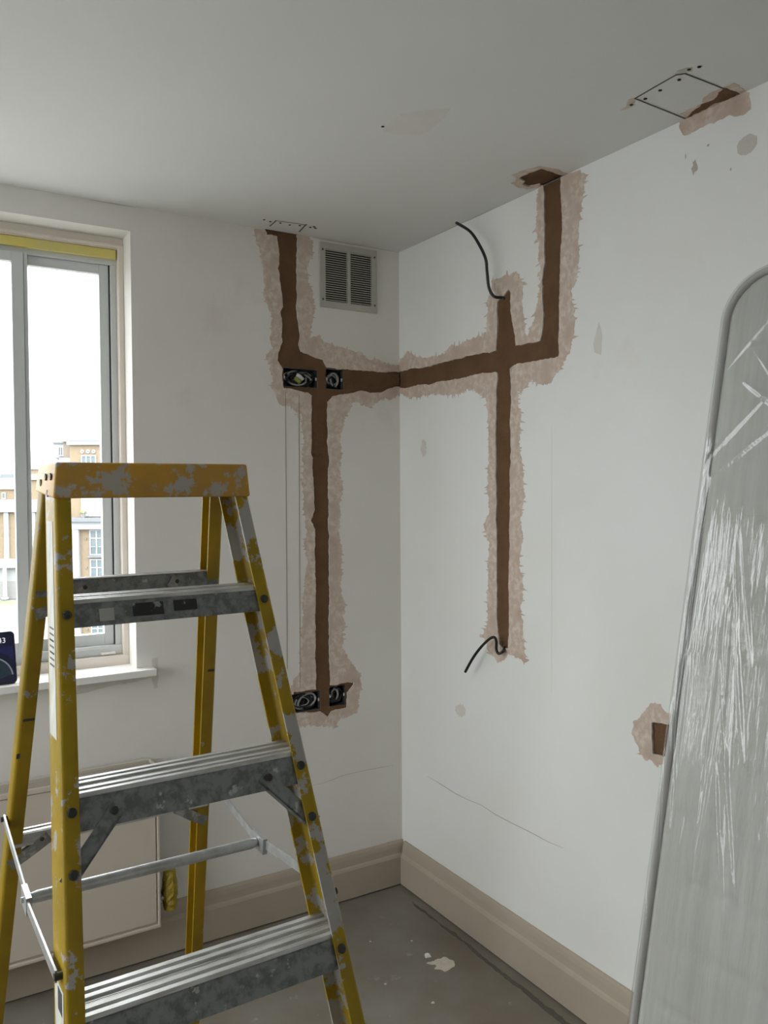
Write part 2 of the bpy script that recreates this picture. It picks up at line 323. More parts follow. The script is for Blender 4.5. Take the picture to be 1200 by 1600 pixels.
# ------------------------------------------------------------------ materials
M = {}
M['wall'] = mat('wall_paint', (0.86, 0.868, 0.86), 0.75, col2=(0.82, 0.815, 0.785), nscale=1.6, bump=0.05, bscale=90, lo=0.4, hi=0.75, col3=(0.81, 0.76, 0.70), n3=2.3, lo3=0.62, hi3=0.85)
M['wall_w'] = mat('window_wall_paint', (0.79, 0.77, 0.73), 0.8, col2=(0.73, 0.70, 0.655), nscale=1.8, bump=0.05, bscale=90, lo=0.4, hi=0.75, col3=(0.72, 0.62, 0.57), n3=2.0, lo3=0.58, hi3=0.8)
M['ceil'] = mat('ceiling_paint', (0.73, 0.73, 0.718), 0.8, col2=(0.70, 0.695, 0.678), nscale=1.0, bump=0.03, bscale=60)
M['skim'] = mat('scraped_pink_skim', (0.58, 0.465, 0.385), 0.9, col2=(0.72, 0.63, 0.56), nscale=48, lo=0.44, hi=0.62, bump=0.4, bscale=90, detail=8, col3=(0.50, 0.375, 0.305), n3=12, lo3=0.52, hi3=0.68)
M['brown'] = mat('brown_base_plaster', (0.17, 0.098, 0.055), 0.95, col2=(0.138, 0.078, 0.043), nscale=14, bump=0.6, bscale=160, spec=0.15)
M['smudge'] = mat('faint_filler', (0.71, 0.68, 0.65), 0.9, col2=(0.735, 0.715, 0.69), nscale=20)
M['stain'] = mat('primer_brush_marks', (0.60, 0.56, 0.51), 0.9, col2=(0.66, 0.63, 0.59), nscale=18)
M['scuff'] = mat('grey_brown_scuff', (0.50, 0.46, 0.41), 0.9)
M['line'] = mat('pencil_grey', (0.30, 0.27, 0.24), 0.8)
M['crack'] = mat('hairline_crack', (0.52, 0.49, 0.45), 0.9)
M['dark'] = mat('painted_void', (0.015, 0.013, 0.012), 0.9)  # near-black standing for the shade in holes and the duct
M['base'] = mat('beige_primed_mdf', (0.425, 0.362, 0.287), 0.6, col2=(0.46, 0.395, 0.318), nscale=2.5, spec=0.3)
M['floor'] = mat('bare_concrete', (0.185, 0.155, 0.118), 0.7, col2=(0.25, 0.235, 0.205), nscale=2.6, bump=0.25, bscale=30, lo=0.35, hi=0.7, col3=(0.36, 0.345, 0.31), n3=13, lo3=0.63, hi3=0.72)
M['plaster'] = mat('dry_plaster', (0.62, 0.57, 0.47), 0.9, col2=(0.55, 0.50, 0.42), nscale=60)
M['mark'] = mat('dark_mark', (0.11, 0.098, 0.08), 0.9)  # dark brown for the floor strip and the ceiling cuts
M['sill'] = mat('white_sill_gloss', (0.86, 0.85, 0.83), 0.35)
M['timber'] = mat('cream_timber', (0.74, 0.67, 0.60), 0.5)
M['alu'] = mat('grey_painted_aluminium', (0.64, 0.66, 0.66), 0.4, metal=0.0)
M['gasket'] = mat('black_gasket', (0.02, 0.02, 0.02), 0.6)
M['yel_tape'] = mat('yellow_tape', (0.72, 0.62, 0.16), 0.6, col2=(0.66, 0.58, 0.22), nscale=8)
M['glass'] = clear_mat('window_glass', (0.98, 0.99, 0.985), 0.04, 0.0)
YEL, YEL2, SPL = (0.44, 0.295, 0.010), (0.345, 0.232, 0.012), (0.43, 0.41, 0.385)
M['fibre'] = mat('yellow_fibreglass_paint_splashed', YEL, 0.42, col2=YEL2, nscale=9, col3=SPL, n3=13, lo3=0.55, hi3=0.57, trans=0.15, spec=0.3)
M['fibre_r'] = mat('yellow_fibreglass_heavily_splashed', YEL, 0.45, col2=YEL2, nscale=9, col3=SPL, n3=15, lo3=0.515, hi3=0.535, trans=0.12, spec=0.3)
M['fibre_clean'] = mat('yellow_fibreglass', YEL, 0.42, col2=YEL2, nscale=9, col3=SPL, n3=20, lo3=0.655, hi3=0.67, trans=0.35)
M['cap'] = mat('orange_plastic_cap', (0.60, 0.315, 0.02), 0.45, col2=(0.42, 0.24, 0.05), nscale=6, col3=(0.42, 0.38, 0.33), n3=22, lo3=0.53, hi3=0.57)
M['step'] = mat('dull_aluminium_step', (0.25, 0.26, 0.26), 0.5, metal=0.5, col2=(0.15, 0.155, 0.15), nscale=60, lo=0.44, hi=0.60, detail=8, col3=(0.46, 0.46, 0.45), n3=34, lo3=0.62, hi3=0.65)
M['groove'] = mat('dark_tread_groove', (0.22, 0.22, 0.21), 0.55, metal=0.5, col2=(0.42, 0.41, 0.39), nscale=40, lo=0.5, hi=0.65)
M['tread'] = mat('worn_aluminium_tread', (0.62, 0.62, 0.61), 0.42, metal=0.6, col2=(0.42, 0.41, 0.39), nscale=30, lo=0.4, hi=0.65, stretch=(0.5, 3, 3))
M['zinc'] = mat('galvanised_steel', (0.58, 0.60, 0.61), 0.38, metal=0.7, col2=(0.44, 0.45, 0.46), nscale=40)
M['rivet'] = mat('dark_rivet', (0.035, 0.033, 0.03), 0.5)
M['sticker'] = mat('white_worn_sticker', (0.66, 0.66, 0.62), 0.6, col2=(0.50, 0.49, 0.44), nscale=40, stretch=(1, 1, 0.3))
M['blacklab'] = mat('black_worn_label', (0.02, 0.02, 0.022), 0.5, col2=(0.30, 0.30, 0.30), nscale=45, lo=0.58, hi=0.64)
M['ink'] = mat('printed_ink', (0.05, 0.05, 0.05), 0.6)
M['tapegrey'] = mat('grey_tape_patch', (0.42, 0.42, 0.40), 0.6)
M['rubber'] = mat('black_rubber', (0.03, 0.03, 0.03), 0.8)
M['grille'] = mat('grey_enamel_grille', (0.47, 0.455, 0.41), 0.45)
M['cable'] = mat('black_cable', (0.008, 0.008, 0.009), 0.35)
M['greycable'] = mat('grey_cable_sheath', (0.30, 0.30, 0.31), 0.4)
M['whitecable'] = mat('pale_cable_sheath', (0.62, 0.62, 0.60), 0.4)
M['greenyel'] = mat('green_yellow_sleeving', (0.24, 0.27, 0.05), 0.5)
M['box'] = mat('galvanised_box', (0.10, 0.10, 0.10), 0.5, metal=0.5)
M['screw'] = mat('bright_screw', (0.7, 0.7, 0.68), 0.35, metal=0.6)
M['rad'] = mat('cream_enamel', (0.60, 0.54, 0.47), 0.45)
M['radtop'] = mat('cream_enamel_grille', (0.46, 0.41, 0.36), 0.5)
M['yeltape2'] = mat('crumpled_yellow_tape', (0.44, 0.33, 0.03), 0.45, col2=(0.27, 0.20, 0.025), nscale=45, bump=0.6, bscale=90)
M['fabric'] = mat('grey_white_mattress_cloth', (0.56, 0.56, 0.535), 0.85, col2=(0.49, 0.49, 0.465), nscale=9, stretch=(1, 6, 0.25), bump=0.15, bscale=200)
M['piping'] = mat('grey_mattress_piping', (0.46, 0.455, 0.44), 0.7)
M['film'] = clear_mat('clear_plastic_film', (0.96, 0.965, 0.96), 0.075, 0.04, bump=0.12, bscale=40, stretch=(1, 2.0, 0.25), haze=0.03)
M['phone'] = mat('black_phone_case', (0.012, 0.013, 0.016), 0.35)

# ------------------------------------------------------------------ room shell
XW, YW, H = XS, -4.4, 2.4       # far extents of the room behind and beside the camera
BOXES = [(-0.478, -0.345, 1.868, 1.934), (-0.312, -0.241, 1.868, 1.941), (-0.478, -0.345, 0.716, 0.784), (-0.309, -0.241, 0.718, 0.792)]
VENT = (-0.318, -0.122, 2.178, 2.367)
onL = lambda p: p.x > -0.004 or p.y > 2.392
chL = ragged(CHASE_L, 0.006, 0.0026, 3, lim=(-2, 0, 0, 2.4), flat=onL)
skL = ragged(SKIM_L, 0.0035, 0.0055, 5, spike=0.010, lim=(-2, 0, 0, 2.4), flat=onL)
holesL = [rect(*b) for b in BOXES]
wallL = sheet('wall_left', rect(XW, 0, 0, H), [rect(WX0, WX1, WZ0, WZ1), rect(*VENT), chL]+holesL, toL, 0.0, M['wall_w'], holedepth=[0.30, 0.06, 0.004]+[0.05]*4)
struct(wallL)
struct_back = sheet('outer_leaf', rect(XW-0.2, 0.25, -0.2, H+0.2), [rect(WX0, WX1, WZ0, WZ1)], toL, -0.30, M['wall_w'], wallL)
sheet('plaster_fill', chL, holesL, toL, -0.0035, M['brown'], wallL, outerside=False)
sheet('skim_patch', skL, [chL]+holesL, toL, 0.0007, M['skim'], wallL, depth=0.0012)

onR = lambda p: p.x > -0.004 or p.y > 2.392
chR = ragged(CHASE_R, 0.006, 0.0026, 11, lim=(-3, 0, 0, 2.4), flat=onR)
skR = ragged(SKIM_R, 0.0035, 0.0055, 13, spike=0.016, lim=(-3, 0, 0, 2.4), flat=onR)
chS = ragged(CHASE_S, 0.005, 0.002, 15); skS = ragged(SKIM_S, 0.004, 0.006, 17, spike=0.01)
skT = ragged(SKIM_T, 0.005, 0.004, 19, spike=0.004, lim=(-3, 0, 0, 2.4), flat=onR)
wallR = struct(sheet('wall_right', rect(YW, 0, 0, H), [chR, chS], toR, 0.0, M['wall'], holedepth=[0.004, 0.005]))
sheet('plaster_fill', chR, [], toR, -0.0035, M['brown'], wallR, outerside=False)
sheet('plaster_fill', chS, [], toR, -0.0045, M['brown'], wallR, outerside=False)
sheet('skim_patch', skR, [chR], toR, 0.0007, M['skim'], wallR, depth=0.0012)
sheet('skim_patch', skS, [chS], toR, 0.0007, M['skim'], wallR, depth=0.0012)
sheet('skim_patch', skT, [], toR, 0.0007, M['skim'], wallR, depth=0.0012)
wallS = struct(sheet('wall_side', rect(YW, 0, 0, H), [rect(SY0, SY1, SZ0, SZ1)], lambda u, v, o: (XW+o, u, v), 0.0, M['wall'], holedepth=[0.20]))
sheet('outer_leaf', rect(YW-0.2, 0.3, -0.2, H+0.2), [rect(SY0, SY1, SZ0, SZ1)], lambda u, v, o: (XW+o, u, v), -0.20, M['wall'], wallS)
win2 = struct(empty('added_window', (XW-0.15, (SY0+SY1)/2, SZ0)))
def w2(n, y0, y1, z0, z1, m, x0=-0.03, x1=0.03): return MB().box(x0, x1, y0-(SY0+SY1)/2, y1-(SY0+SY1)/2, z0-SZ0, z1-SZ0, 0.002 if m != 'glass' else 0).obj(n, M[m], win2)
w2('frame_rail', SY0, SY1, SZ0, SZ0+0.05, 'alu'); w2('frame_rail', SY0, SY1, SZ1-0.05, SZ1, 'alu')
for k in range(4):
    a = SY0+(SY1-SY0-0.05)*k/3; w2('frame_stile', a, a+0.05, SZ0+0.05, SZ1-0.05, 'alu')
    if k < 3: w2('pane', a+0.05, a+(SY1-SY0-0.05)/3, SZ0+0.05, SZ1-0.05, 'glass', -0.003, 0.003)
MB().box(XW-0.2, 0.25, YW-0.2, YW, -0.2, H+0.2).obj('wall_back', M['wall'])['kind'] = 'structure'
MB().box(0.06, 0.25, YW-0.2, 0.3, -0.2, H+0.2).obj('outer_leaf', M['wall'], wallR)

# ceiling: hatch cuts and holes are flat strips and discs, shade painted into them
onC = lambda p: p.x > -0.004 or p.y > -0.004
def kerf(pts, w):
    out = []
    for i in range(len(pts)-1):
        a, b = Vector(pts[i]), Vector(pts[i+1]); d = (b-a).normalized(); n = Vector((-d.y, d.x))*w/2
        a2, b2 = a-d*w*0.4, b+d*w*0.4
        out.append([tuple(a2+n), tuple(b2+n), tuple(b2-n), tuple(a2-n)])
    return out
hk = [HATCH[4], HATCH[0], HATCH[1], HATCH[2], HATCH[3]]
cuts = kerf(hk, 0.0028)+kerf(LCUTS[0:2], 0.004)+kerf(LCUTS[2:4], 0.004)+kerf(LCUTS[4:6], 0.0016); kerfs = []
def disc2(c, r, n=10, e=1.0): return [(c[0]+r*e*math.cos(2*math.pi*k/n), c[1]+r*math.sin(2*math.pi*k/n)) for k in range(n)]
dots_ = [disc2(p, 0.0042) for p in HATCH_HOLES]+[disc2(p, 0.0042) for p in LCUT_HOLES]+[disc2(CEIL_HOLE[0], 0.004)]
chC = ragged(CHASE_C, 0.005, 0.003, 21, lim=(-3, 0, -3, 0), flat=onC)
skC = ragged(SKIM_C, 0.005, 0.005, 23, lim=(-3, 0, -3, 0), flat=onC)
dots = []; allh = [chC]
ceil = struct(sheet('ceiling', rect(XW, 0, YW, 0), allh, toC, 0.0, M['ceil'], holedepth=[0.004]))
MB().box(XW-0.2, 0.25, YW-0.2, 0.3, H+0.04, H+0.2).obj('ceiling_slab', M['dark'], ceil)
sheet('plaster_fill', chC, [], toC, -0.0035, M['brown'], ceil, outerside=False)
sheet('skim_patch', skC, [chC], toC, 0.0006, M['skim'], ceil, depth=0.001)
sheet('skim_patch', ragged(HATCH_STAIN, 0.005, 0.005, 31, lim=(-3, 0, -3, 0), flat=onC), kerfs+dots, toC, 0.0006, M['skim'], ceil, depth=0.001)
sheet('plaster_smear', ragged(HATCH_BROWN, 0.004, 0.004, 33, lim=(-3, 0, -3, 0), flat=onC), kerfs+dots, toC, 0.0012, M['brown'], ceil, depth=0.001)
for k, P in enumerate((HATCH_TEAR1, HATCH_TEAR2)):
    sheet('torn_paper', ragged(P, 0.003, 0.0015, 35+k), dots, toC, 0.001, M['skim'] if k == 0 else M['scuff'], ceil, depth=0.001)
M['ceilfill'] = mat('ceiling_filler', (0.665, 0.64, 0.615), 0.9, col2=(0.70, 0.68, 0.66), nscale=14)
sheet('filler_patch', ragged(CEIL_PATCH, 0.01, 0.004, 37), dots, toC, 0.0005, M['ceilfill'], ceil, depth=0.001)

for k_ in cuts: sheet('saw_cut_shade', k_, [], toC, 0.0018, M['mark'], ceil, depth=0.001)  # flat dark strips carry the groove shade in their colour
for k_ in dots_: sheet('screw_hole_shade', k_, [], toC, 0.0018, M['dark'], ceil, depth=0.001)

floor = MB().box(XW-0.2, 0.2, YW-0.2, 0.25, -0.15, 0.0).obj('floor', M['floor']); struct(floor)
sheet('plaster_splat', ragged(FLOOR_SPLAT, 0.004, 0.005, 41), [], toF, 0.0012, M['plaster'], floor, depth=0.0012)
st = [(p[0]-0.008, p[1]) for p in FLOOR_STREAK]+[(-0.075, -0.8), (-0.08, -1.2), (-0.062, -1.2), (-0.055, -0.8)]+[(p[0]+0.003, p[1]) for p in FLOOR_STREAK[::-1]]
sheet('dark_streak', ragged(st, 0.008, 0.004, 43), [], toF, 0.0005, M['mark'], floor, depth=0.0005)  # narrow dark brown strip alongside the right skirting

# smudges, pencil lines, cracks on the walls
def blob(c, rx, ry, seed, n=26, j=0.25):
    rg = random.Random(seed); return [(c[0]+rx*(1+rg.uniform(-j, j))*math.cos(2*math.pi*k/n), c[1]+ry*(1+rg.uniform(-j, j))*math.sin(2*math.pi*k/n)) for k in range(n)]
sm = SMUDGES_R
sheet('filler_smear', blob(sm[0], 0.026, 0.022, 1, j=0.06), [], toR, 0.0006, M['stain'], wallR, depth=0.0006)
sheet('scuff', blob(sm[1], 0.007, 0.017, 2, 14, 0.4), [], toR, 0.0006, M['scuff'], wallR, depth=0.0006)
sheet('scuff', blob(sm[2], 0.0015, 0.006, 3, 10), [], toR, 0.0006, M['scuff'], wallR, depth=0.0006)
sheet('scuff', blob(sm[3], 0.002, 0.003, 4, 10), [], toR, 0.0006, M['scuff'], wallR, depth=0.0006)
sheet('scuff', blob(sm[4], 0.003, 0.003, 5, 10), [], toR, 0.0006, M['scuff'], wallR, depth=0.0006)
sheet('filler_drop', [(sm[5][0]-0.012, sm[5][1]-0.045), (sm[5][0]+0.012, sm[5][1]-0.035), (sm[5][0]+0.016, sm[5][1]-0.01), (sm[5][0]-0.004, sm[5][1]+0.045), (sm[5][0]-0.016, sm[5][1]+0.01)], [], toR, 0.0006, M['smudge'], wallR, depth=0.0006)
sheet('filler_smear', blob(sm[6], 0.018, 0.03, 6), [], toR, 0.0006, M['smudge'], wallR, depth=0.0006)
sheet('filler_smear', blob(sm[7], 0.03, 0.022, 7), [], toR, 0.0006, M['smudge'], wallR, depth=0.0006)
def strip(pts, w, seed=0):
    rg = random.Random(seed); P = [Vector(p) for p in pts]; a, b = [], []
    for i, p in enumerate(P):
        t = (P[min(i+1, len(P)-1)]-P[max(i-1, 0)]).normalized(); n = Vector((-t.y, t.x))*w/2*(rg.uniform(0.6, 1.2) if 0 < i < len(P)-1 else 0.3)
        a.append(tuple(p+n)); b.append(tuple(p-n))
    return a+b[::-1]
sheet('crack', strip(CRACK_R, 0.0028, 2), [], toR, 0.0004, M['crack'], wallR, depth=0.0004)
sheet('crack', strip(CRACK_L, 0.0022, 3), [], toL, 0.0004, M['crack'], wallL, depth=0.0004)
for i in (0, 2): sheet('pencil_line', strip([PENCIL_L[i], PENCIL_L[i+1]], 0.0065), [], toL, 0.0012, M['line'], wallL, depth=0.0004)
sheet('pencil_line', strip([(-0.829, 1.69), (-0.829, 1.36), (-0.828, 0.9)], 0.0018), [], toR, 0.0004, M['smudge'], wallR, depth=0.0004)
sheet('joint_crack', strip([(-0.001, 2.3978), (-0.2, 2.3982), (-0.5, 2.3978), (-0.86, 2.3984)], 0.0032, 8), [], toR, 0.0004, M['crack'], wallR, depth=0.0004)
sheet('joint_crack', strip([(-0.36, 2.3978), (-0.2, 2.3982), (-0.001, 2.3978)], 0.003, 9), [], toL, 0.0004, M['crack'], wallL, depth=0.0004)
sheet('joint_crack', strip([(-1.12, 2.398), (-1.05, 2.3982), (-0.98, 2.398)], 0.003, 10), [], toL, 0.0004, M['crack'], wallL, depth=0.0004)
sheet('primer_mark', ragged(SILL_STAIN, 0.008, 0.004, 51), [], toL, 0.0006, M['stain'], wallL, depth=0.0006)

# skirting boards
def skirting(name, length, place):
    t = 0.022; prof = [(0, 0.005), (t, 0.005), (t, 0.108), (t-0.003, 0.116), (t-0.007, 0.122), (t-0.009, 0.145), (t-0.012, 0.158), (0.006, 0.166), (0, 0.166)]
    mb = MB(); mb.loft([[place(0, a, b) for a, b in prof], [place(length, a, b) for a, b in prof]])
    return struct(mb.obj(name, M['base']))
skirting('baseboard_left', 3.3, lambda s, a, b: (-s-0.0, -a-0.0005, b))
skirting('baseboard_right', 4.37, lambda s, a, b: (-a-0.0005, -s-0.023, b))

# ------------------------------------------------------------------ window
win = struct(empty('window_1', ((WX0+WX1)/2, 0.1, WZ0)))
ox, oy, oz = win.location
def wbox(name, x0, x1, y0, y1, z0, z1, m, parent=win, b=0.002):
    c = ((x0+x1)/2, (y0+y1)/2, (z0+z1)/2)
    return MB().box(x0-ox, x1-ox, y0-oy, y1-oy, z0-oz, z1-oz, b).obj(name, M[m], parent)
# cream timber sub-frame
wbox('timber_jamb', WX1-0.017, WX1, 0.088, 0.20, 0.972, 2.29, 'timber')
wbox('timber_jamb', WX0, WX0+0.017, 0.088, 0.20, 0.972, 2.29, 'timber')
wbox('timber_bottom_rail', WX0, WX1, 0.086, 0.20, 0.9365, 0.973, 'timber')
wbox('timber_head', WX0, WX1, 0.095, 0.20, 2.285, 2.322, 'timber')
wbox('head_bead', WX0, WX1, 0.084, 0.096, 2.288, 2.298, 'timber')
wbox('yellow_tape_strip', WX0+0.01, WX1-0.021, 0.098, 0.112, 2.255, 2.284, 'yel_tape', b=0.001)
# aluminium outer frame
ax0, ax1 = WX0+0.017, WX1-0.017
wbox('frame_jamb', ax1-0.019, ax1, 0.116, 0.19, 0.974, 2.256, 'alu'); wbox('frame_jamb', ax0, ax0+0.019, 0.112, 0.19, 0.974, 2.256, 'alu')
wbox('frame_track', ax0, ax1, 0.110, 0.19, 0.9735, 1.004, 'alu'); wbox('frame_track_lip', ax0+0.05, ax1-0.045, 0.104, 0.112, 0.996, 1.006, 'alu', b=0.001)
wbox('frame_head', ax0, ax1, 0.114, 0.19, 2.2385, 2.31, 'alu')
wbox('gasket', ax1-0.0222, ax1-0.0192, 0.124, 0.17, 1.0, 2.24, 'gasket', b=0)
def sash(x0, x1, y0, z0=1.006, z1=2.238, s=0.030, name='sash'):
    t = 0.026
    g = empty(name, (0, 0, 0)); g.parent = win
    def p(n, a, b_, c, d, e, f, m): return MB().box(a-ox, b_-ox, c-oy, d-oy, e-oz, f-oz, 0.002).obj(n, M[m], g)
    p('stile', x0, x0+s, y0, y0+t, z0, z1, 'alu'); p('stile', x1-s, x1, y0, y0+t, z0, z1, 'alu')
    p('rail', x0+s, x1-s, y0, y0+t, z0, z0+0.036, 'alu'); p('rail', x0+s, x1-s, y0, y0+t, z1-0.030, z1, 'alu')
    MB().box(x0+s-0.003-ox, x1-s+0.003-ox, y0+0.011-oy, y0+0.015-oy, z0+0.03-oz, z1-0.027-oz).obj('pane', M['glass'], g)
    return g
sash(-1.312, ax1-0.0225, 0.126)
sash(-1.655, -1.298, 0.0995, s=0.034)
sash(-2.0, -1.64, 0.126)
sash(-2.345, -1.985, 0.0995)
sash(-2.69, -2.33, 0.126)
sash(ax0+0.0195, -2.675, 0.0995)
wbox('sash_stop', -1.297, -1.286, 0.104, 0.1255, 1.004, 2.24, 'alu', b=0.001)
wbox('drain_catch', -1.085, -1.04, 0.098, 0.112, 0.976, 0.985, 'sill', b=0.002)
sillb = MB().box(WX0-0.05, -0.947, -0.045, 0.088, 0.920, 0.9425, 0.003).obj('trim_1', M['sill']); struct(sillb)

# ------------------------------------------------------------------ smartphone on the sill
ph = tag(empty('smartphone', (-1.394, -0.018, 0.9425), (R(-13), 0, R(4))), 'black smartphone with a lit lock screen leaning on the white window sill', 'phone')
pw, phh, pt = 0.088, 0.156, 0.011
def rrect(w, h, r, n=6):
    o = []
    for cx, cz, a0 in ((w/2-r, h-r, 0), (-w/2+r, h-r, 90), (-w/2+r, r, 180), (w/2-r, r, 270)):
        for k in range(n+1): o.append((cx+r*math.cos(R(a0+90*k/n)), cz+r*math.sin(R(a0+90*k/n))))
    return o
def slab2(out, y0, y1, name, m, parent, e=0.0):
    mb = MB(); n = len(out); cx = 0; cz = sum(p[1] for p in out)/n
    def ring(s, y): return [(p[0]*(1-s), y, cz+(p[1]-cz)*(1-s)) for p in out]
    mb.loft([ring(e, y0), ring(0, y0+(y1-y0)*0.3), ring(0, y1-(y1-y0)*0.3), ring(e, y1)] if e else [ring(0, y0), ring(0, y1)])
    return sharp(mb.obj(name, m, parent), 40)
slab2(rrect(pw, phh, 0.014), 0, pt, 'case', M['phone'], ph, 0.03)
mscr = bpy.data.materials.new('phone_screen'); mscr.use_nodes = True
b_ = mscr.node_tree.nodes['Principled BSDF']; b_.inputs['Base Color'].default_value = (0.01, 0.012, 0.03, 1); b_.inputs['Roughness'].default_value = 0.15
b_.inputs['Emission Color'].default_value = (0.004, 0.005, 0.012, 1); b_.inputs['Emission Strength'].default_value = 1.0
def lit(name, c, s=1.0):
    m = mat(name, tuple(x*0.4 for x in c), 0.2); b = m.node_tree.nodes['Principled BSDF']
    b.inputs['Emission Color'].default_value = (*c, 1); b.inputs['Emission Strength'].default_value = s; return m
scr = slab2([(x*0.90, 0.004+z*0.95) for x, z in rrect(pw, phh, 0.013)], -0.0006, 0.001, 'screen', mscr, ph)
def onscreen(pts, name, m, y=-0.0012):
    mb = MB(); mb.loft([[(x, y, z) for x, z in pts], [(x, y+0.0005, z) for x, z in pts]]); return mb.obj(name, m, scr)
arc = lambda r, a0, a1, cx, cz, n=20: [(cx+r*math.cos(R(a0+(a1-a0)*k/n)), cz+r*math.sin(R(a0+(a1-a0)*k/n))) for k in range(n+1)]
onscreen([(0.0375, 0.068), (0.0375, 0.108), (0.01, 0.112), (-0.03, 0.112), (-0.03, 0.10), (0.0, 0.094), (0.02, 0.085)], 'wallpaper_band', lit('screen_blue', (0.008, 0.010, 0.045)))
onscreen(arc(0.062, 5, 100, -0.028, 0.022)+arc(0.058, 100, 5, -0.028, 0.022), 'wallpaper_ring', lit('screen_grey', (0.13, 0.14, 0.18)))
onscreen([(-0.036, 0.012)]+arc(0.057, 5, 98, -0.028, 0.022), 'wallpaper_disc', lit('screen_teal', (0.012, 0.02, 0.03)), -0.0011)
tx = bpy.data.curves.new('clock_digits', 'FONT'); tx.body = ':43'; tx.size = 0.022; tx.extrude = 0.0002; tx.align_x = 'LEFT'
to = bpy.data.objects.new('clock_tmp', tx); COL.objects.link(to)
dg = bpy.context.evaluated_depsgraph_get(); me = bpy.data.meshes.new_from_object(to.evaluated_get(dg)); bpy.data.objects.remove(to)
link('clock_digits', me, lit('screen_digits', (0.62, 0.64, 0.72)), scr, (-0.008, -0.0016, 0.122), (R(90), 0, 0))

# ------------------------------------------------------------------ ventilation grille
v = tag(empty('ventilation_grille', (-0.2195, 0, 2.2725)), 'square grey louvred ventilation grille on the window wall below the ceiling', 'vent')
hx, hz = 0.1175, 0.1145; ix, iz = 0.096, 0.092
fr = MB(); y0, y1 = -0.009, 0.001
fr.box(-hx, hx, y0, y1, iz, hz); fr.box(-hx, hx, y0, y1, -hz, -iz); fr.box(-hx, -ix, y0, y1, -iz, iz); fr.box(ix, hx, y0, y1, -iz, iz); fr.box(-0.006, 0.006, y0, y1, -iz, iz)
fr.obj('frame', M['grille'], v)
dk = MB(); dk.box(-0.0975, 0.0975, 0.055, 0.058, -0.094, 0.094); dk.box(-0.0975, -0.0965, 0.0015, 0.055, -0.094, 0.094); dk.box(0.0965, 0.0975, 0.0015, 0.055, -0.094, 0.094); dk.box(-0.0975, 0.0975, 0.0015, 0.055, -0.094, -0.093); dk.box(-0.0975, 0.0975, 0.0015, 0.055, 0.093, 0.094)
dk.obj('duct_shade_lining', M['dark'], v)  # near-black box added so the gaps between slats read as shaded
ns = 23; pitch = 2*iz/ns
sl = MB(); sl.loft([[(x, -0.0080, 0.0014), (x, -0.0082, -0.0014), (x, -0.0068, -0.0018), (x, -0.0064, 0.0010)] for x in (0.0, ix-0.006)]); slm = sl.mesh('slat'); slm.materials.append(M['grille'])
for c in (-ix, 0.006):
    for k in range(ns): link('slat', slm, None, v, (c, 0, -iz+pitch*(k+0.62)))
scm = MB().tube([(0, -0.011, 0), (0, -0.006, 0)], 0.0035, 10).mesh('screw'); scm.materials.append(M['box'])
for sx in (-1, 1):
    for sz in (-0.088, 0.088): link('screw', scm, None, v, (sx*0.107, 0, sz))

# ------------------------------------------------------------------ recessed back boxes with cables
def backbox(b, label, wl, seed):
    x0, x1, z0, z1 = b; cx, cz = (x0+x1)/2, (z0+z1)/2
    g = tag(empty('back_box', (cx, 0.045, cz)), label, 'electrical box', 'socket boxes in the window wall')
    w, h = (x1-x0)/2-0.0005, (z1-z0)/2-0.0005; t = 0.0012
    mb = MB(); mb.box(-w, w, 0.0, 0.002, -h, h); mb.box(-w, -w+t, -0.041, 0, -h, h); mb.box(w-t, w, -0.041, 0, -h, h); mb.box(-w, w, -0.041, 0, h-t, h); mb.box(-w, w, -0.041, 0, -h, -h+t)
    mb.obj('shell', M['box'], g)
    for s in (-1, 1):
        MB().box(s*w-0.007 if s > 0 else -w, w if s > 0 else -w+0.007, -0.038, -0.036, -0.006, 0.006).obj('lug', M['zinc'], g)
        MB().tube([(s*(w-0.0045), -0.0405, 0), (s*(w-0.0045), -0.036, 0)], 0.0026, 8).obj('screw', M['screw'], g)
    k = tag(empty('cable_coil', (cx, 0.03, cz)), wl, 'cable', 'coiled cables in the socket boxes')
    rg = random.Random(seed)
    cols = ['cable', 'greycable', 'cable', 'whitecable', 'cable', 'cable', 'greycable', 'cable', 'greycable', 'cable'] if w > 0.05 else ['cable', 'greycable', 'cable', 'greycable', 'cable', 'cable', 'greycable']
    for i, c in enumerate(cols):
        rx, rz = (w-0.008)*rg.uniform(0.45, 0.92), (h-0.006)*rg.uniform(0.5, 0.95); ph0 = rg.uniform(0, 6.28); tl = rg.uniform(-0.35, 0.35)
        ox_ = rg.uniform(-1, 1)*(w-0.008-rx); pts = []
        for j in range(22):
            a = ph0+j/21*rg.uniform(5.2, 5.4); px, pz = rx*math.cos(a), rz*math.sin(a)
            qx = ox_+px*math.cos(tl)-pz*math.sin(tl); qz = px*math.sin(tl)+pz*math.cos(tl)
            lx = w-0.005; lz = h-0.005
            pts.append((max(-lx, min(lx, qx)), -0.004-0.004*i/len(cols)*3+0.003*math.sin(a*1.7+i), max(-lz, min(lz, qz))))
        MB().tube(spline(pts, 3), 0.0036 if c != 'whitecable' else 0.0026, 7).obj('cable', M[c], k, True)
    if w > 0.05 and cz > 1:
        MB().tube([(-0.018, -0.017, 0.0), (-0.010, -0.019, -0.006), (0.002, -0.018, -0.014)], 0.0085, 8).obj('earth_sleeve', M['greenyel'], k, True)
        MB().tube([(-0.012, -0.018, 0.012), (0.0, -0.02, 0.006), (0.012, -0.018, -0.004)], 0.0075, 8).obj('pale_cable', M['whitecable'], k, True)
backbox(BOXES[0], 'wide recessed socket box left of the brown junction high on window wall', 'tangle with green-yellow sleeve in the high wide socket box', 3)
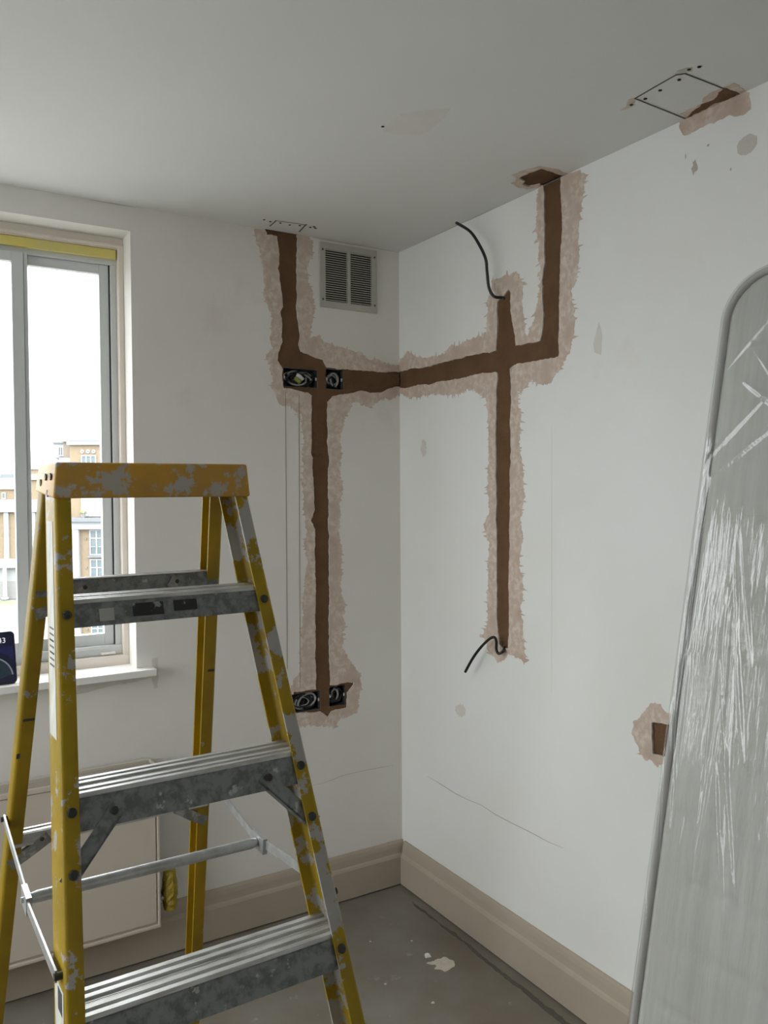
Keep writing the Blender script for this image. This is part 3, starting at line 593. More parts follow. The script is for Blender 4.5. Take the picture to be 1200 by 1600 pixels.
backbox(BOXES[1], 'small square recessed socket box high on window wall right of the wide one', 'black and grey cable coil in the high square socket box', 5)
backbox(BOXES[2], 'wide recessed socket box low on window wall beside the yellow ladder rail', 'black and pale cables coiled in the low wide socket box', 8)
backbox(BOXES[3], 'small square recessed socket box low on window wall at the brown channel foot', 'black cables curled in the low square socket box', 12)

# ------------------------------------------------------------------ loose cables out of the right wall
c1 = MB().tube(spline([(0.004, -0.612, 2.102), (0.0, -0.605, 2.108), (-0.02, -0.589, 2.113), (-0.03, -0.576, 2.141), (-0.04, -0.579, 2.189), (-0.05, -0.585, 2.226), (-0.055, -0.563, 2.271), (-0.06, -0.52, 2.327), (-0.06, -0.445, 2.376)], 6), 0.0048, 10).obj('black_cable', M['cable'], None, True)
tag(c1, 'long black cable curving up to the ceiling from the upper brown channel end', 'cable', 'loose black cables on the right wall')
c2 = MB().tube(spline([(0.004, -0.611, 1.004), (0.0, -0.611, 0.999), (-0.012, -0.619, 0.992), (-0.02, -0.607, 0.984), (-0.02, -0.596, 0.995), (-0.025, -0.602, 1.023), (-0.03, -0.597, 1.035), (-0.035, -0.577, 1.026), (-0.04, -0.537, 0.991), (-0.045, -0.503, 0.951), (-0.05, -0.471, 0.903)], 6), 0.0046, 10).obj('black_cable', M['cable'], None, True)
tag(c2, 'short bent black cable poking out of the channel foot on right wall', 'cable', 'loose black cables on the right wall')

# ------------------------------------------------------------------ radiator under the window
rd = tag(empty('radiator', (-1.7, -0.01, 0.14)), 'flat cream panel radiator under the window behind the ladder', 'radiator')
def rbox(n, x0, x1, y0, y1, z0, z1, m, b=0.0025, parent=rd): return MB().box(x0+1.7, x1+1.7, y0+0.01, y1+0.01, z0-0.14, z1-0.14, b).obj(n, M[m], parent)
rx0, rx1 = -2.35, -0.962
rbox('core', rx0, rx1, -0.094, -0.012, 0.148, 0.638, 'rad')
rbox('front_panel', rx0+0.01, rx1-0.012, -0.101, -0.094, 0.160, 0.632, 'rad', 0.0015)
for s, (a, b) in enumerate(((rx0, rx0+0.008), (rx1-0.008, rx1))): rbox('side_trim', a, b, -0.104, -0.012, 0.146, 0.650, 'rad')
rbox('bottom_lip', rx0, rx1, -0.104, -0.094, 0.142, 0.152, 'rad'); rbox('top_front_lip', rx0, rx1, -0.104, -0.096, 0.634, 0.650, 'rad'); rbox('top_back_lip', rx0, rx1, -0.02, -0.012, 0.638, 0.652, 'rad')
for k in range(6): rbox('top_slat', rx0+0.01, rx1-0.01, -0.092+0.012*k, -0.085+0.012*k, 0.638, 0.643, 'radtop', 0.001)
for x in (-1.2, -2.1): rbox('wall_bracket', x-0.015, x+0.015, -0.014, -0.0005, 0.2, 0.6, 'zinc', 0.001)
# taped-up valve
vt = tag(empty('taped_radiator_valve', (-0.925, -0.075, 0.16)), 'radiator valve wrapped in crumpled yellow tape beside the radiator', 'valve')
rg = random.Random(4); rings = []
for k in range(13):
    z = 0.02+0.125*k/12; r0 = 0.0235*(0.82+0.18*math.sin(math.pi*min(1, k/11)))
    rings.append([(math.cos(2*math.pi*j/14)*r0*rg.uniform(0.88, 1.12), math.sin(2*math.pi*j/14)*r0*rg.uniform(0.88, 1.12), z) for j in range(14)])
MB().loft(rings).obj('tape_wrap', M['yeltape2'], vt)
MB().cyl((0, 0.073, 0.045), (0, 0, 0.045), 0.0075, 10).obj('pipe', M['zinc'], vt, True)
MB().cyl((-0.038, 0, 0.06), (-0.01, 0, 0.06), 0.008, 10).obj('tail', M['zinc'], vt, True)

# ------------------------------------------------------------------ plaster crumbs on the floor
ch = MB(); ch.loft([[(-0.011, -0.008, 0), (0.010, -0.012, 0), (0.012, 0.006, 0), (-0.002, 0.011, 0)], [(-0.007, -0.005, 0.007), (0.006, -0.008, 0.008), (0.008, 0.003, 0.006), (-0.001, 0.006, 0.007)]])
tag(ch.obj('plaster_chip', M['sill'], None, loc=(-0.208, -0.471, 0.0)), 'white plaster chip on the concrete floor beside the cream splat', 'debris', 'plaster crumbs on the floor')
cm = ch.mesh('plaster_crumb'); cm.materials.append(M['plaster'])
spots = [(-0.32, -0.30, .35, 'pale plaster crumb nearest the window wall skirting'), (-0.20, -0.37, .35, 'pale plaster crumb just beyond the white chip'), (-0.40, -0.53, .4, 'pale plaster crumb left of the cream splat, by the ladder leg'), (-0.33, -0.68, .5, 'pale plaster crumb in front of the cream splat'), (-0.45, -0.80, .5, 'pale plaster crumb nearest the ladder foot')]
for x, y, s, l in spots:
    o = link('plaster_crumb', cm, None, None, (x, y, 0), (0, 0, x*40)); o.scale = (s, s, s*0.6); tag(o, l, 'debris', 'plaster crumbs on the floor')

# unseen slabs added outside both windows, below sill level, to bounce daylight indoors
M['paving'] = mat('grey_bounce_slab', (0.20, 0.195, 0.19), 0.9, col2=(0.17, 0.165, 0.16), nscale=3)
struct(MB().box(XW-5.0, XW-0.21, -7.0, 6.4, -0.35, -0.15).obj('bounce_slab_side', M['paving']))
struct(MB().box(XW-0.21, 3.0, 0.31, 6.4, -0.35, -0.15).obj('bounce_slab_front', M['paving']))
wbox('bounce_ledge', WX0, WX1, 0.201, 0.42, 0.925, 0.950, 'sill')  # unseen white ledge added to bounce daylight onto the window soffit

# ------------------------------------------------------------------ stepladder
lad = tag(empty('stepladder', (-1.2825, -1.2433, 0), (0, 0, R(1.451))), 'tall paint-splashed yellow stepladder with orange top cap and aluminium treads', 'ladder')
Z0, W0, K, MF, FL, DP = 1.4972, 0.1663, 0.0689, 0.3706, 0.0248, 0.0815
WR, KR, B0, MR, FLR, DPR = 0.1647, 0.0579, 0.1129, 0.2932, 0.0271, 0.0441
hwF = lambda z: W0+K*(Z0-z)
nF = lambda z: -MF*(Z0-z)                 # local y of the front plane (room side is -y)
hwB = lambda z: WR+KR*(Z0-z)
nB = lambda z: B0+MR*(Z0-z)
def csec(fl, dp, t=0.0042, r=0.006):
    def arcp(cx, cy, a0, a1, n=3): return [(cx+r*math.cos(R(a0+(a1-a0)*k/n)), cy+r*math.sin(R(a0+(a1-a0)*k/n))) for k in range(n+1)]
    return [(fl, 0), (fl, t), (t+0.004, t), (t, t+0.004), (t, dp-t-0.004), (t+0.004, dp-t), (fl, dp-t), (fl, dp)]+arcp(r, dp-r, 90, 180)+arcp(r, r, 180, 270)
def rail(name, s, hw, yy, fl, dp, zt, m):
    sec = csec(fl, dp); mb = MB(); rings = []
    for z in (0.03, zt):
        rings.append([(s*(hw(z)-u), yy(z)+v_, z) for u, v_ in sec])
    mb.loft(rings); o = sharp(mb.obj(name, m, lad), 50)
    z = 0.0; f = MB(); x0 = s*(hw(0.02)+0.004); x1 = s*(hw(0.02)-fl-0.006)
    f.box(min(x0, x1), max(x0, x1), yy(0.02)-0.006, yy(0.02)+dp+0.006, 0.0, 0.05, 0.004); f.obj('rubber_foot', M['rubber'], o)
    return o
fl_ = rail('front_rail', -1, hwF, nF, FL, DP, 1.535, M['fibre'])
fr_ = rail('front_rail', 1, hwF, nF, FL, DP, 1.535, M['fibre_r'])
bl_ = rail('rear_rail', -1, hwB, nB, FLR, DPR, 1.515, M['fibre_clean'])
br_ = rail('rear_rail', 1, hwB, nB, FLR, DPR, 1.515, M['fibre_clean'])
# top cap: open-bottomed moulded box
cap_e = []
bm = bmesh.new(); bmesh.ops.create_cube(bm, size=1)
for q in bm.verts:
    x = 0.1695 if q.co.z < 0 else 0.164; yf = -0.004 if q.co.z < 0 else -0.002; yb = 0.152 if q.co.z < 0 else 0.140
    q.co = Vector((x if q.co.x > 0 else -x-0.0, yb if q.co.y > 0 else yf, 1.4965 if q.co.z < 0 else 1.555))
for q in bm.verts:
    if q.co.z < 1.52 and q.co.y > 0.1: q.co.z += 0.012
bmesh.ops.bevel(bm, geom=list(bm.edges), offset=0.004, segments=3, affect='EDGES', profile=0.5)
capo = sharp(MB().bm(bm).obj('top_cap', M['cap'], lad), 40)
rv = MB(); rv.tube([(0, 0, 0), (0.0022, 0, 0)], 0.006, 12); rvm = rv.mesh('cap_bolt'); rvm.materials.append(M['rivet'])
for s in (-1, 1):
    for y, z in ((0.022, 1.532), (0.062, 1.532), (0.105, 1.523), (0.048, 1.505)): link('cap_bolt', rvm, None, capo, (s*0.168-0.0011, y, z))
# steps
def step(z, skirt):
    hw = hwF(z)-0.0045; y0 = nF(z)+0.0045; td = 0.076
    g = empty('step', (0, 0, z)); g.parent = lad
    top = [(0, -0.004), (0.001, 0)]; ribs = (0.004, 0.022, 0.048, 0.066)
    for k, r_ in enumerate(ribs):
        top += [(r_-0.003, 0.0), (r_-0.0015, 0.0042), (r_+0.0075, 0.0042), (r_+0.009, 0.0)]
        if k == 1:
            for j in range(3): top += [(r_+0.0120+j*0.004, 0.0), (r_+0.0128+j*0.004, 0.0016), (r_+0.0142+j*0.004, 0.0016), (r_+0.0150+j*0.004, 0.0)]
    top = [p for p in top if 0 <= p[0] <= td]+[(td, 0.0)]
    prof = top+[(td, -0.004)]
    mb = MB(); mb.loft([[(x, y0+a, b) for a, b in prof] for x in (-hw, hw)]); tr = mb.obj('tread', M['tread'], g)
    tr.data.materials.append(M['groove'])
    for pg in tr.data.polygons:
        if pg.center.z < 0.0012 and abs(pg.normal.z) > 0.5: pg.material_index = 1
    sk = MB(); lean = MF*skirt*0.8; P = [(0, -0.002), (0.0, -0.0045), (-lean, -skirt), (-lean+0.010, -skirt-0.0005), (-lean+0.010, -skirt+0.002), (-lean+0.0025, -skirt+0.002), (0.0025, -0.002)]
    sk.loft([[(x, y0+a, b) for a, b in P] for x in (-hw, hw)]); sk.obj('front_skirt', M['step'], g)
    bk = MB(); P = [(td-0.0025, -0.003), (td, -0.003), (td, -0.034), (td-0.010, -0.034), (td-0.010, -0.0315), (td-0.0025, -0.0315)]
    bk.loft([[(x, y0+a, b) for a, b in P] for x in (-hw, hw)]); bk.obj('rear_skirt', M['step'], g)
    return g
ZS = [1.3349-0.27*i for i in range(5)]
steps = [step(z, 0.038 if i == 0 else 0.046) for i, z in enumerate(ZS)]
sv = Vector((0, -1, -0.3706)).normalized()
nrmF = Vector((0, -math.cos(math.atan(MF)), -math.sin(math.atan(MF))))
nrmF = Vector((0, -1, MF)).normalized()
def rivet(x, z, r=0.0072, parent=lad, lift=0.0):
    p = Vector((x, nF(z), z)); MB().tube([p-nrmF*0.002, p+nrmF*(0.0022+lift), p+nrmF*(0.0034+lift)], [r, r, r*0.7], 12).obj('rivet', M['rivet'], parent, False)
for s in (-1, 1):
    P_ = fl_ if s < 0 else fr_
    for i, z in enumerate(ZS):
        rivet(s*(hwF(z-0.017)-0.014), z-0.017, parent=P_)
    rivet(s*(hwF(0.970)-0.0145), 0.970, parent=P_)
# knee braces under the second step (and hidden lower ones)
for s in (-1, 1):
    for zt, zb in ((1.034, 0.970), (0.224, 0.160)):
        A = Vector((s*0.124 if zt > 1 else s*(hwF(zt)-0.075), nF(zt)+0.0055, zt)); B = Vector((s*(hwF(zb)-0.0115), nF(zb)+0.0055, zb-0.006))
        d = (B-A).normalized(); n_ = nrmF; w_ = d.cross(n_).normalized()*0.0115
        mb = MB(); mb.loft([[q+w_, q-w_, q-w_-n_*0.003, q+w_-n_*0.003] for q in (A-d*0.012, B+d*0.010)])
        mb.loft([[q+w_*s, q+w_*s*0.75, q+w_*s*0.75-n_*0.014, q+w_*s-n_*0.014] for q in (A-d*0.012, B+d*0.010)])
        br = mb.obj('knee_brace', M['step'], lad)
        rivet(A.x, zt+0.006, 0.0062, br, lift=-0.002)
# rear bars and their small braces
def rearbar(z, h):
    hw = hwB(z)-0.0045; y0 = nB(z)+0.0045
    g = empty('rear_bar', (0, 0, z)); g.parent = lad
    prof = [(0, 0), (0.004, 0.0025), (0.012, 0.0025), (0.014, 0.0), (0.022, 0.0), (0.024, 0.0025), (0.031, 0.0025), (0.033, 0), (0.033, -h), (0.0305, -h), (0.0305, -0.003), (0.0025, -0.003), (0.0025, -h), (0.0, -h)]
    mb = MB(); mb.loft([[(x, y0+a, b) for a, b in prof] for x in (-hw, hw)], cap=False); mb.obj('bar', M['tread'] if z < 1 else M['step'], g)
    lip = MB(); lip.loft([[(x, y0+a, b) for a, b in [(-0.0006, 0.001), (0.004, 0.0032), (0.012, 0.0032), (0.012, 0.0026), (0.004, 0.0026)]] for x in (-hw, hw)]); lip.obj('worn_edge', M['tread'], g)
    return g, y0
bars = [(1.3475, 0.026), (1.10, 0.022), (0.846, 0.022), (0.58, 0.022), (0.31, 0.022)]
for z, h in (bars[0], bars[2], bars[4]):
    g, y0 = rearbar(z, h)
    for s in (-1, 1):
        x0 = s*(hwB(z)-0.062 if z < 1.2 else hwB(z)-0.088); x1 = s*(hwB(z-0.058)-0.008)
        P = spline([(x0-s*0.014, y0-0.004, -0.012), (x0, y0-0.003, -0.021), (x0+s*0.026, y0+0.005, -0.040), (x1, y0+0.010, -0.058)], 4)
        mb = MB(); w_ = 0.0105; rings = []
        for k, q in enumerate(P):
            t = (P[min(k+1, len(P)-1)]-P[max(k-1, 0)]).normalized(); n_ = Vector((0, -1, 0)); sd = t.cross(n_).normalized()*w_
            rings.append([q+sd, q-sd, q-sd-n_*0.010, q-sd*0.7-n_*0.010, q-sd*0.7-n_*0.002, q+sd*0.7-n_*0.002, q+sd*0.7-n_*0.010, q+sd-n_*0.010])
        mb.loft(rings); mb.obj('corner_brace', M['groove'], g)
        MB().tube([(x0, y0-0.004, -0.014), (x0, y0+0.002, -0.014)], 0.004, 10).obj('rivet', M['rivet'], g)
# hinged spreaders on both sides with a cross tube
def bar3(A, B, w, t, side, mb):
    A, B = Vector(A), Vector(B); d = (B-A).normalized(); n_ = Vector((1, 0, 0)); u_ = d.cross(n_).normalized()*w/2
    mb.loft([[q+u_-n_*t/2, q+u_+n_*t/2, q-u_+n_*t/2, q-u_-n_*t/2] for q in (A, B)]); 
for s in (-1, 1):
    g = empty('spreader', (0, 0, 0)); g.parent = lad
    xs = s*0.2115
    Rr_, Hn, Ft = (s*0.2055, 0.318, 0.882), (xs, 0.040, 0.845), (s*0.2155, -0.222, 0.849)
    if s > 0: Rr_ = (s*0.2055, 0.318, 0.878); Hn = (xs, 0.075, 0.826); Ft = (s*0.2155, -0.215, 0.845)
    mb = MB(); bar3(Rr_, Hn, 0.017, 0.003, s, mb); mb.obj('rear_link', M['zinc'], g)
    mb = MB(); bar3((Hn[0]+s*0.0035, Hn[1], Hn[2]), (Ft[0]+s*0.0035, Ft[1], Ft[2]), 0.017, 0.003, s, mb); mb.obj('front_link', M['zinc'], g)
    d = (Vector(Rr_)-Vector(Ft)).normalized()
    mb = MB(); h = Vector(Hn); bar3(h-d*0.028+Vector((s*0.0015, 0, 0)), h+d*0.022+Vector((s*0.0015, 0, 0)), 0.030, 0.009, s, mb); mb.obj('hinge_sleeve', M['zinc'], g)
    MB().tube([h+Vector((-s*0.006, 0, 0)), h+Vector((s*0.010, 0, 0))], 0.005, 10).obj('hinge_pin', M['zinc'], g)
    for q in (Rr_, Ft): MB().tube([Vector(q)-Vector((s*0.010, 0, 0)), Vector(q)+Vector((s*0.0062, 0, 0))], 0.0055, 12).obj('pivot_rivet', M['rivet'], g)
ct = MB().tube([(-0.2065, 0.040, 0.8445), (-0.196, 0.042, 0.844), (0.196, 0.074, 0.8255), (0.2065, 0.075, 0.825)], [0.0085, 0.0098, 0.0098, 0.0085], 14)
sharp(ct.obj('cross_tube', M['zinc'], lad), 50)
# stickers, print and tape on the ladder
def onrail_side(z0, z1, y0, y1, name, m, parent, lift=0.0006):
    mb = MB(); rings = []
    for z in (z0, z1):
        x = -(hwF(z)); rings.append([(x-lift, nF(z)+y0, z), (x-lift, nF(z)+y1, z), (x+0.0002, nF(z)+y1, z), (x+0.0002, nF(z)+y0, z)])
    mb.loft(rings); return mb.obj(name, m, parent)
s1 = onrail_side(1.14, 1.46, 0.020, 0.066, 'side_sticker', M['sticker'], fl_)
for k in range(9): onrail_side(1.24+0.006*k+0.003*(k % 3), 1.2425+0.006*k+0.003*(k % 3), 0.026, 0.056, 'print_bar', M['ink'], s1, 0.0010)
s2 = onrail_side(0.62, 0.83, 0.012, 0.066, 'side_sticker', M['sticker'], fl_)
onrail_side(0.80, 0.826, 0.02, 0.045, 'print_bar', M['ink'], s2, 0.0010)
for k in range(4): onrail_side(0.70+0.022*k, 0.706+0.022*k, 0.022, 0.05, 'print_bar', M['ink'], s2, 0.0010)
def onskirt(i, x0, x1, a0, a1, name, m):
    z = ZS[i]; y0 = nF(z)+0.0045; mb = MB(); sl_ = MF*0.8
    mb.loft([[(x, y0-sl_*a-0.0006-e, -a) for a, e in ((a0, 0), (a1, 0), (a1, -0.0005), (a0, -0.0005))] for x in (x0, x1)]); return mb.obj(name, m, steps[i])
onskirt(0, -0.062, -0.012, 0.008, 0.028, 'worn_label', M['blacklab']); onskirt(0, 0.005, 0.045, 0.008, 0.025, 'worn_label', M['blacklab'])
onskirt(0, -0.115, -0.092, 0.012, 0.031, 'tape_patch', M['tapegrey'])

def onrear(s, z0, z1, u0, u1, name, m, parent):
    mb = MB(); mb.loft([[(s*(hwB(z)-u), nB(z)+e, z) for u, e in ((u0, -0.0006), (u1, -0.0006), (u1, 0.0002), (u0, 0.0002))] for z in (z0, z1)]); return mb.obj(name, m, parent)
onrear(-1, 1.085, 1.090, 0.006, 0.026, 'black_mark', M['ink'], bl_); onrear(1, 1.136, 1.141, 0.004, 0.018, 'black_mark', M['ink'], br_); onrear(-1, 1.012, 1.022, 0.001, 0.007, 'black_mark', M['ink'], bl_)

# ------------------------------------------------------------------ mattress in plastic film leaning on the right wall
TILT = math.atan(0.196)
mt = tag(empty('wrapped_mattress', (-0.5885, -1.58, 0.042), (0, TILT, 0)), 'grey single mattress wrapped in clear plastic film, leaning on the right wall', 'mattress')
def slab(Wd, L, T, rc, e, ny, nz, disp, inf=0.0):
    """upright pad: thickness along +x, width along -y, length along +z"""
    W2, L2 = Wd+2*inf, L+2*inf; rc2 = rc+inf
    t = np.linspace(0, 1, nz+1); zs = L2*(0.35*(0.5-0.5*np.cos(np.pi*t))+0.65*t)
    t = np.linspace(0, 1, ny+1); ts = 0.35*(0.5-0.5*np.cos(np.pi*t))+0.65*t
    dz = np.maximum(0, np.maximum(rc2-zs, zs-(L2-rc2))); mm = rc2-np.sqrt(np.maximum(0, rc2*rc2-dz*dz))
    Y = mm[:,None]+(W2-2*mm[:,None])*ts[None,:]; Z = np.repeat(zs[:,None], ny+1, 1)
    qx = np.abs(Y-W2/2)-(W2/2-rc2); qz = np.abs(Z-L2/2)-(L2/2-rc2)
    sd = np.hypot(np.maximum(qx, 0), np.maximum(qz, 0))+np.minimum(np.maximum(qx, qz), 0)-rc2; D = np.maximum(0, -sd)
    ed = np.where(D < e, e-np.sqrt(np.maximum(0, e*e-(e-D)**2)), 0); dp = disp(Y, Z, D)
    V, F = [], []
    for X in (-inf+ed-dp, T+inf-ed+dp*0.5):
        V += [tuple(q) for q in np.stack([X, -(Y-inf), Z-inf], -1).reshape(-1, 3).tolist()]
    n = (ny+1)*(nz+1); idx = lambda s, k, j: s*n+k*(ny+1)+j
    for s in (0, 1):
        for k in range(nz):
            for j in range(ny):
                q = (idx(s, k, j), idx(s, k, j+1), idx(s, k+1, j+1), idx(s, k+1, j)); F.append(q if s else q[::-1])
    for k in range(nz):
        F.append((idx(0, k, 0), idx(0, k+1, 0), idx(1, k+1, 0), idx(1, k, 0))); F.append((idx(0, k+1, ny), idx(0, k, ny), idx(1, k, ny), idx(1, k+1, ny)))
    for j in range(ny):
        F.append((idx(0, 0, j+1), idx(0, 0, j), idx(1, 0, j), idx(1, 0, j+1))); F.append((idx(0, nz, j), idx(0, nz, j+1), idx(1, nz, j+1), idx(1, nz, j)))
    return MB().add(V, F)
def quilt(y, z, d):
    f = np.clip((d-0.03)/0.06, 0, 1); g = np.abs(((z+0.03) % 0.113)-0.0565)/0.0565
    return f*(0.008-0.006*np.exp(-((1-g)*0.0565/0.006)**2))
LM, TM, WM = 1.925, 0.185, 0.92
core = slab(WM, LM, TM, 0.095, 0.030, 60, 220, quilt); sharp(core.obj('core', M['fabric'], mt), 60)
def outline(rc, ins, x, n=8):
    o = []
    y0, y1, z0, z1 = ins, WM-ins, ins, LM-ins
    for cy, cz, a0 in ((y1-rc, z1-rc, 0), (y0+rc, z1-rc, 90), (y0+rc, z0+rc, 180), (y1-rc, z0+rc, 270)):
        for k in range(n+1): o.append((x, -(cy+rc*math.cos(R(a0+90*k/n))), cz+rc*math.sin(R(a0+90*k/n))))
    return o
for x in (0.006, TM-0.006):
    MB().tube(outline(0.09, 0.003, x), 0.0075, 8, closed=True).obj('piping', M['piping'], mt, True)
rs = np.random.RandomState(6)
ridges = [(rs.uniform(0.0, 0.9), rs.uniform(0.1, 1.5), rs.uniform(0.15, 0.6), rs.uniform(-0.08, 0.06), rs.uniform(0.0018, 0.004), rs.uniform(0.002, 0.006)) for _ in range(24)]
ridges += [(rs.uniform(0.0, 0.16), rs.uniform(0.7, 1.35), rs.uniform(0.08, 0.28), rs.uniform(-0.22, 0.02), rs.uniform(0.0016, 0.0035), rs.uniform(0.003, 0.007)) for _ in range(16)]
tri = [(rs.uniform(0.02, 0.3), rs.uniform(1.5, 1.88), rs.uniform(0.05, 0.14), rs.uniform(0.6, 1.4)*rs.choice([-1, 1]), rs.uniform(0.003, 0.006), 0.004) for _ in range(10)]
def wrinkle(y, z, d):
    s_ = np.zeros_like(y)
    for y_, z_, l_, sl_, w_, a_ in ridges:
        s_ += a_*np.exp(-((y-(y_+sl_*(z-z_)))/w_)**2)*np.maximum(0, 1-((z-z_)/l_)**2)
    for y_, z_, l_, sl_, w_, a_ in tri:
        s_ += a_*np.exp(-((z-(z_+sl_*(y-y_)))/w_)**2)*np.maximum(0, 1-((y-y_)/l_)**2)
    return 0.001+np.minimum(1, d/0.03)*(0.006+np.minimum(s_, 0.012))
film = slab(WM, LM, TM, 0.095, 0.014, 320, 420, wrinkle, inf=0.007)
fo = film.obj('plastic_film', M['film'], mt, True)

# ------------------------------------------------------------------ outside: street, lawns and two blocks of flats
fh = Vector((math.sin(YAW), math.cos(YAW), 0)); rh = Vector((math.cos(YAW), -math.sin(YAW), 0))
CP = Vector((-1.68754, -2.64895, 0)); GZ = -14.2
O_ = {}
O_['brick'] = mat('buff_brick', (0.20, 0.155, 0.10), 0.9, col2=(0.175, 0.135, 0.088), nscale=3)
O_['brown'] = mat('brown_brick', (0.17, 0.14, 0.11), 0.9)
O_['white'] = mat('white_render', (0.29, 0.30, 0.31), 0.8)
O_['grey'] = mat('grey_lead', (0.13, 0.14, 0.15), 0.7)
O_['stone'] = mat('pale_stone', (0.21, 0.205, 0.20), 0.9)
O_['pane'] = mat('reflective_pane', (0.10, 0.13, 0.14), 0.15)
O_['curtain'] = mat('pale_curtain', (0.55, 0.56, 0.56), 0.8)
O_['grass'] = mat('lawn', (0.10, 0.12, 0.065), 0.95, col2=(0.125, 0.13, 0.085), nscale=0.6)
O_['road'] = mat('pale_tarmac', (0.17, 0.17, 0.17), 0.9); O_['path'] = mat('paving', (0.20, 0.185, 0.17), 0.9)
O_['leaf'] = mat('tree_leaves', (0.10, 0.12, 0.08), 0.9, col2=(0.15, 0.165, 0.11), nscale=1.5); O_['bark'] = mat('bark', (0.16, 0.13, 0.1), 0.9)
O_['lime'] = mat('lime_leaves', (0.24, 0.30, 0.04), 0.9)
def ground(name, d0, d1, m, z=GZ, l0=-150, l1=60, t=0.3):
    mb = MB(); c = [CP+fh*d+rh*l for d in (d0, d1) for l in (l0, l1)]
    mb.loft([[(c[i].x, c[i].y, z-t) for i in (0, 1, 3, 2)], [(c[i].x, c[i].y, z) for i in (0, 1, 3, 2)]]); return struct(mb.obj(name, O_[m]))
ground('ground', -60, 400, 'road', GZ-0.05, -300, 300)
ground('lawn', 104, 118, 'grass', GZ+0.02); ground('pavement', 99, 104, 'path', GZ+0.04); ground('road', 86, 99, 'road', GZ+0.01); ground('forecourt', 30, 86, 'road', GZ)
def block(name, D, label):
    p = CP+fh*D; g = empty(name, (p.x, p.y, GZ), (0, 0, -YAW)); tag(g, label, 'building'); return g
def ob(g, n, l0, l1, y0, y1, z0, z1, m, b=0): return MB().box(l0, l1, y0, y1, z0-GZ, z1-GZ, b).obj(n, O_[m], g)
def cwindow(g, l0, l1, z0, z1, y, nx, nz, t=0.10, parts='white', pane='pane'):
    """white window with its own panes; y is the wall face"""
    w = empty('window', (0, 0, 0)); w.parent = g
    fm = MB(); e = t
    fm.box(l0, l1, y-0.12, y+0.02, z0-GZ, z0+e-GZ); fm.box(l0, l1, y-0.12, y+0.02, z1-e-GZ, z1-GZ)
    for k in range(nx+1):
        x = l0+(l1-l0-e)*k/nx; fm.box(x, x+e, y-0.12, y+0.02, z0+e-GZ, z1-e-GZ)
    for k in range(1, nz):
        z = z0+(z1-z0)*k/nz; fm.box(l0+e, l1-e, y-0.11, y+0.02, z-e*0.35-GZ, z+e*0.35-GZ)
    fm.obj('window_frame', O_[parts], w)
    for i in range(nx):
        for k in range(nz):
            a, b = l0+e*0.5+(l1-l0-e)*i/nx+e*0.4, l0+e*0.5+(l1-l0-e)*(i+1)/nx-e*0.4
            MB().box(a, b, y-0.05, y-0.03, z0+e*0.5+(z1-z0-e)*k/nz-GZ, z0+e*0.5+(z1-z0-e)*(k+1)/nz-GZ).obj('pane', O_[pane], w)
    return w
A = block('apartment_block', 75, 'buff brick block of flats with french windows seen through the right sash')
ob(A, 'rear_wing', -31.07, -29.5, 3, 12, GZ, 5.95, 'white'); ob(A, 'wing_roof', -31.15, -29.45, 2.8, 12, 5.95, 6.1, 'grey')
ob(A, 'link_wall', -29.55, -28.2, 1.5, 12, GZ, 6.0, 'brown'); ob(A, 'link_roof', -29.6, -20, 1.2, 12, 6.0, 6.25, 'stone')
ob(A, 'wall', -28.4, -14, 0, 12, GZ, 5.62, 'brick'); ob(A, 'cornice', -28.6, -14, -0.25, 12, 5.62, 5.9, 'white'); ob(A, 'roof', -28.5, -14, 0, 12, 5.9, 6.05, 'grey')
for k, c in enumerate((-27.25, -26.72, -26.22)):
    rr = MB(); n = 14; rr.loft([[(c+0.17*math.cos(6.2832*j/n), y, 5.03-GZ+0.17*math.sin(6.2832*j/n)) for j in range(n)] for y in (-0.10, 0.0)]); w = rr.obj('round_window', O_['white'], A)
    rr = MB(); rr.loft([[(c+0.09*math.cos(6.2832*j/n), y, 5.03-GZ+0.09*math.sin(6.2832*j/n)) for j in range(n)] for y in (-0.12, -0.09)]); rr.obj('pane', O_['pane'], w)
cwindow(A, -27.36, -26.0, 3.5, 4.7, 0, 3, 1); cwindow(A, -30.6, -29.7, 4.75, 5.65, 3, 4, 1); cwindow(A, -30.5, -29.8, 3.4, 4.4, 3, 3, 1); cwindow(A, -28.85, -28.45, 4.3, 5.3, 1.5, 1, 2)
ob(A, 'wing_balcony', -30.7, -29.7, 2.4, 3, 4.52, 4.62, 'grey'); ob(A, 'terrace_wall', -29.7, -28.4, 0.8, 1.4, 3.9, 4.5, 'white')
ob(A, 'terrace_panel', -27.42, -25.1, -0.12, 0, -0.85, 0.85, 'white'); ob(A, 'terrace_screen', -25.6, -25.0, -0.2, -0.1, -0.8, 0.2, 'grey')
ob(A, 'terrace_ledge', -28.4, -14, -0.9, 0, -1.3, -0.95, 'grey'); ob(A, 'white_band', -28.2, -14, -0.5, 0, -2.0, -1.3, 'white'); ob(A, 'pilaster', -28.15, -27.6, -0.4, 0, GZ, -2.0, 'white')
rl = MB()
rl.box(-27.4, -25.0, -0.85, -0.82, -0.52-GZ, -0.48-GZ)
for k in range(9): rl.box(-27.4+0.3*k, -27.37+0.3*k, -0.85, -0.82, -0.95-GZ, -0.5-GZ)
rl.obj('railing', O_['grey'], A)
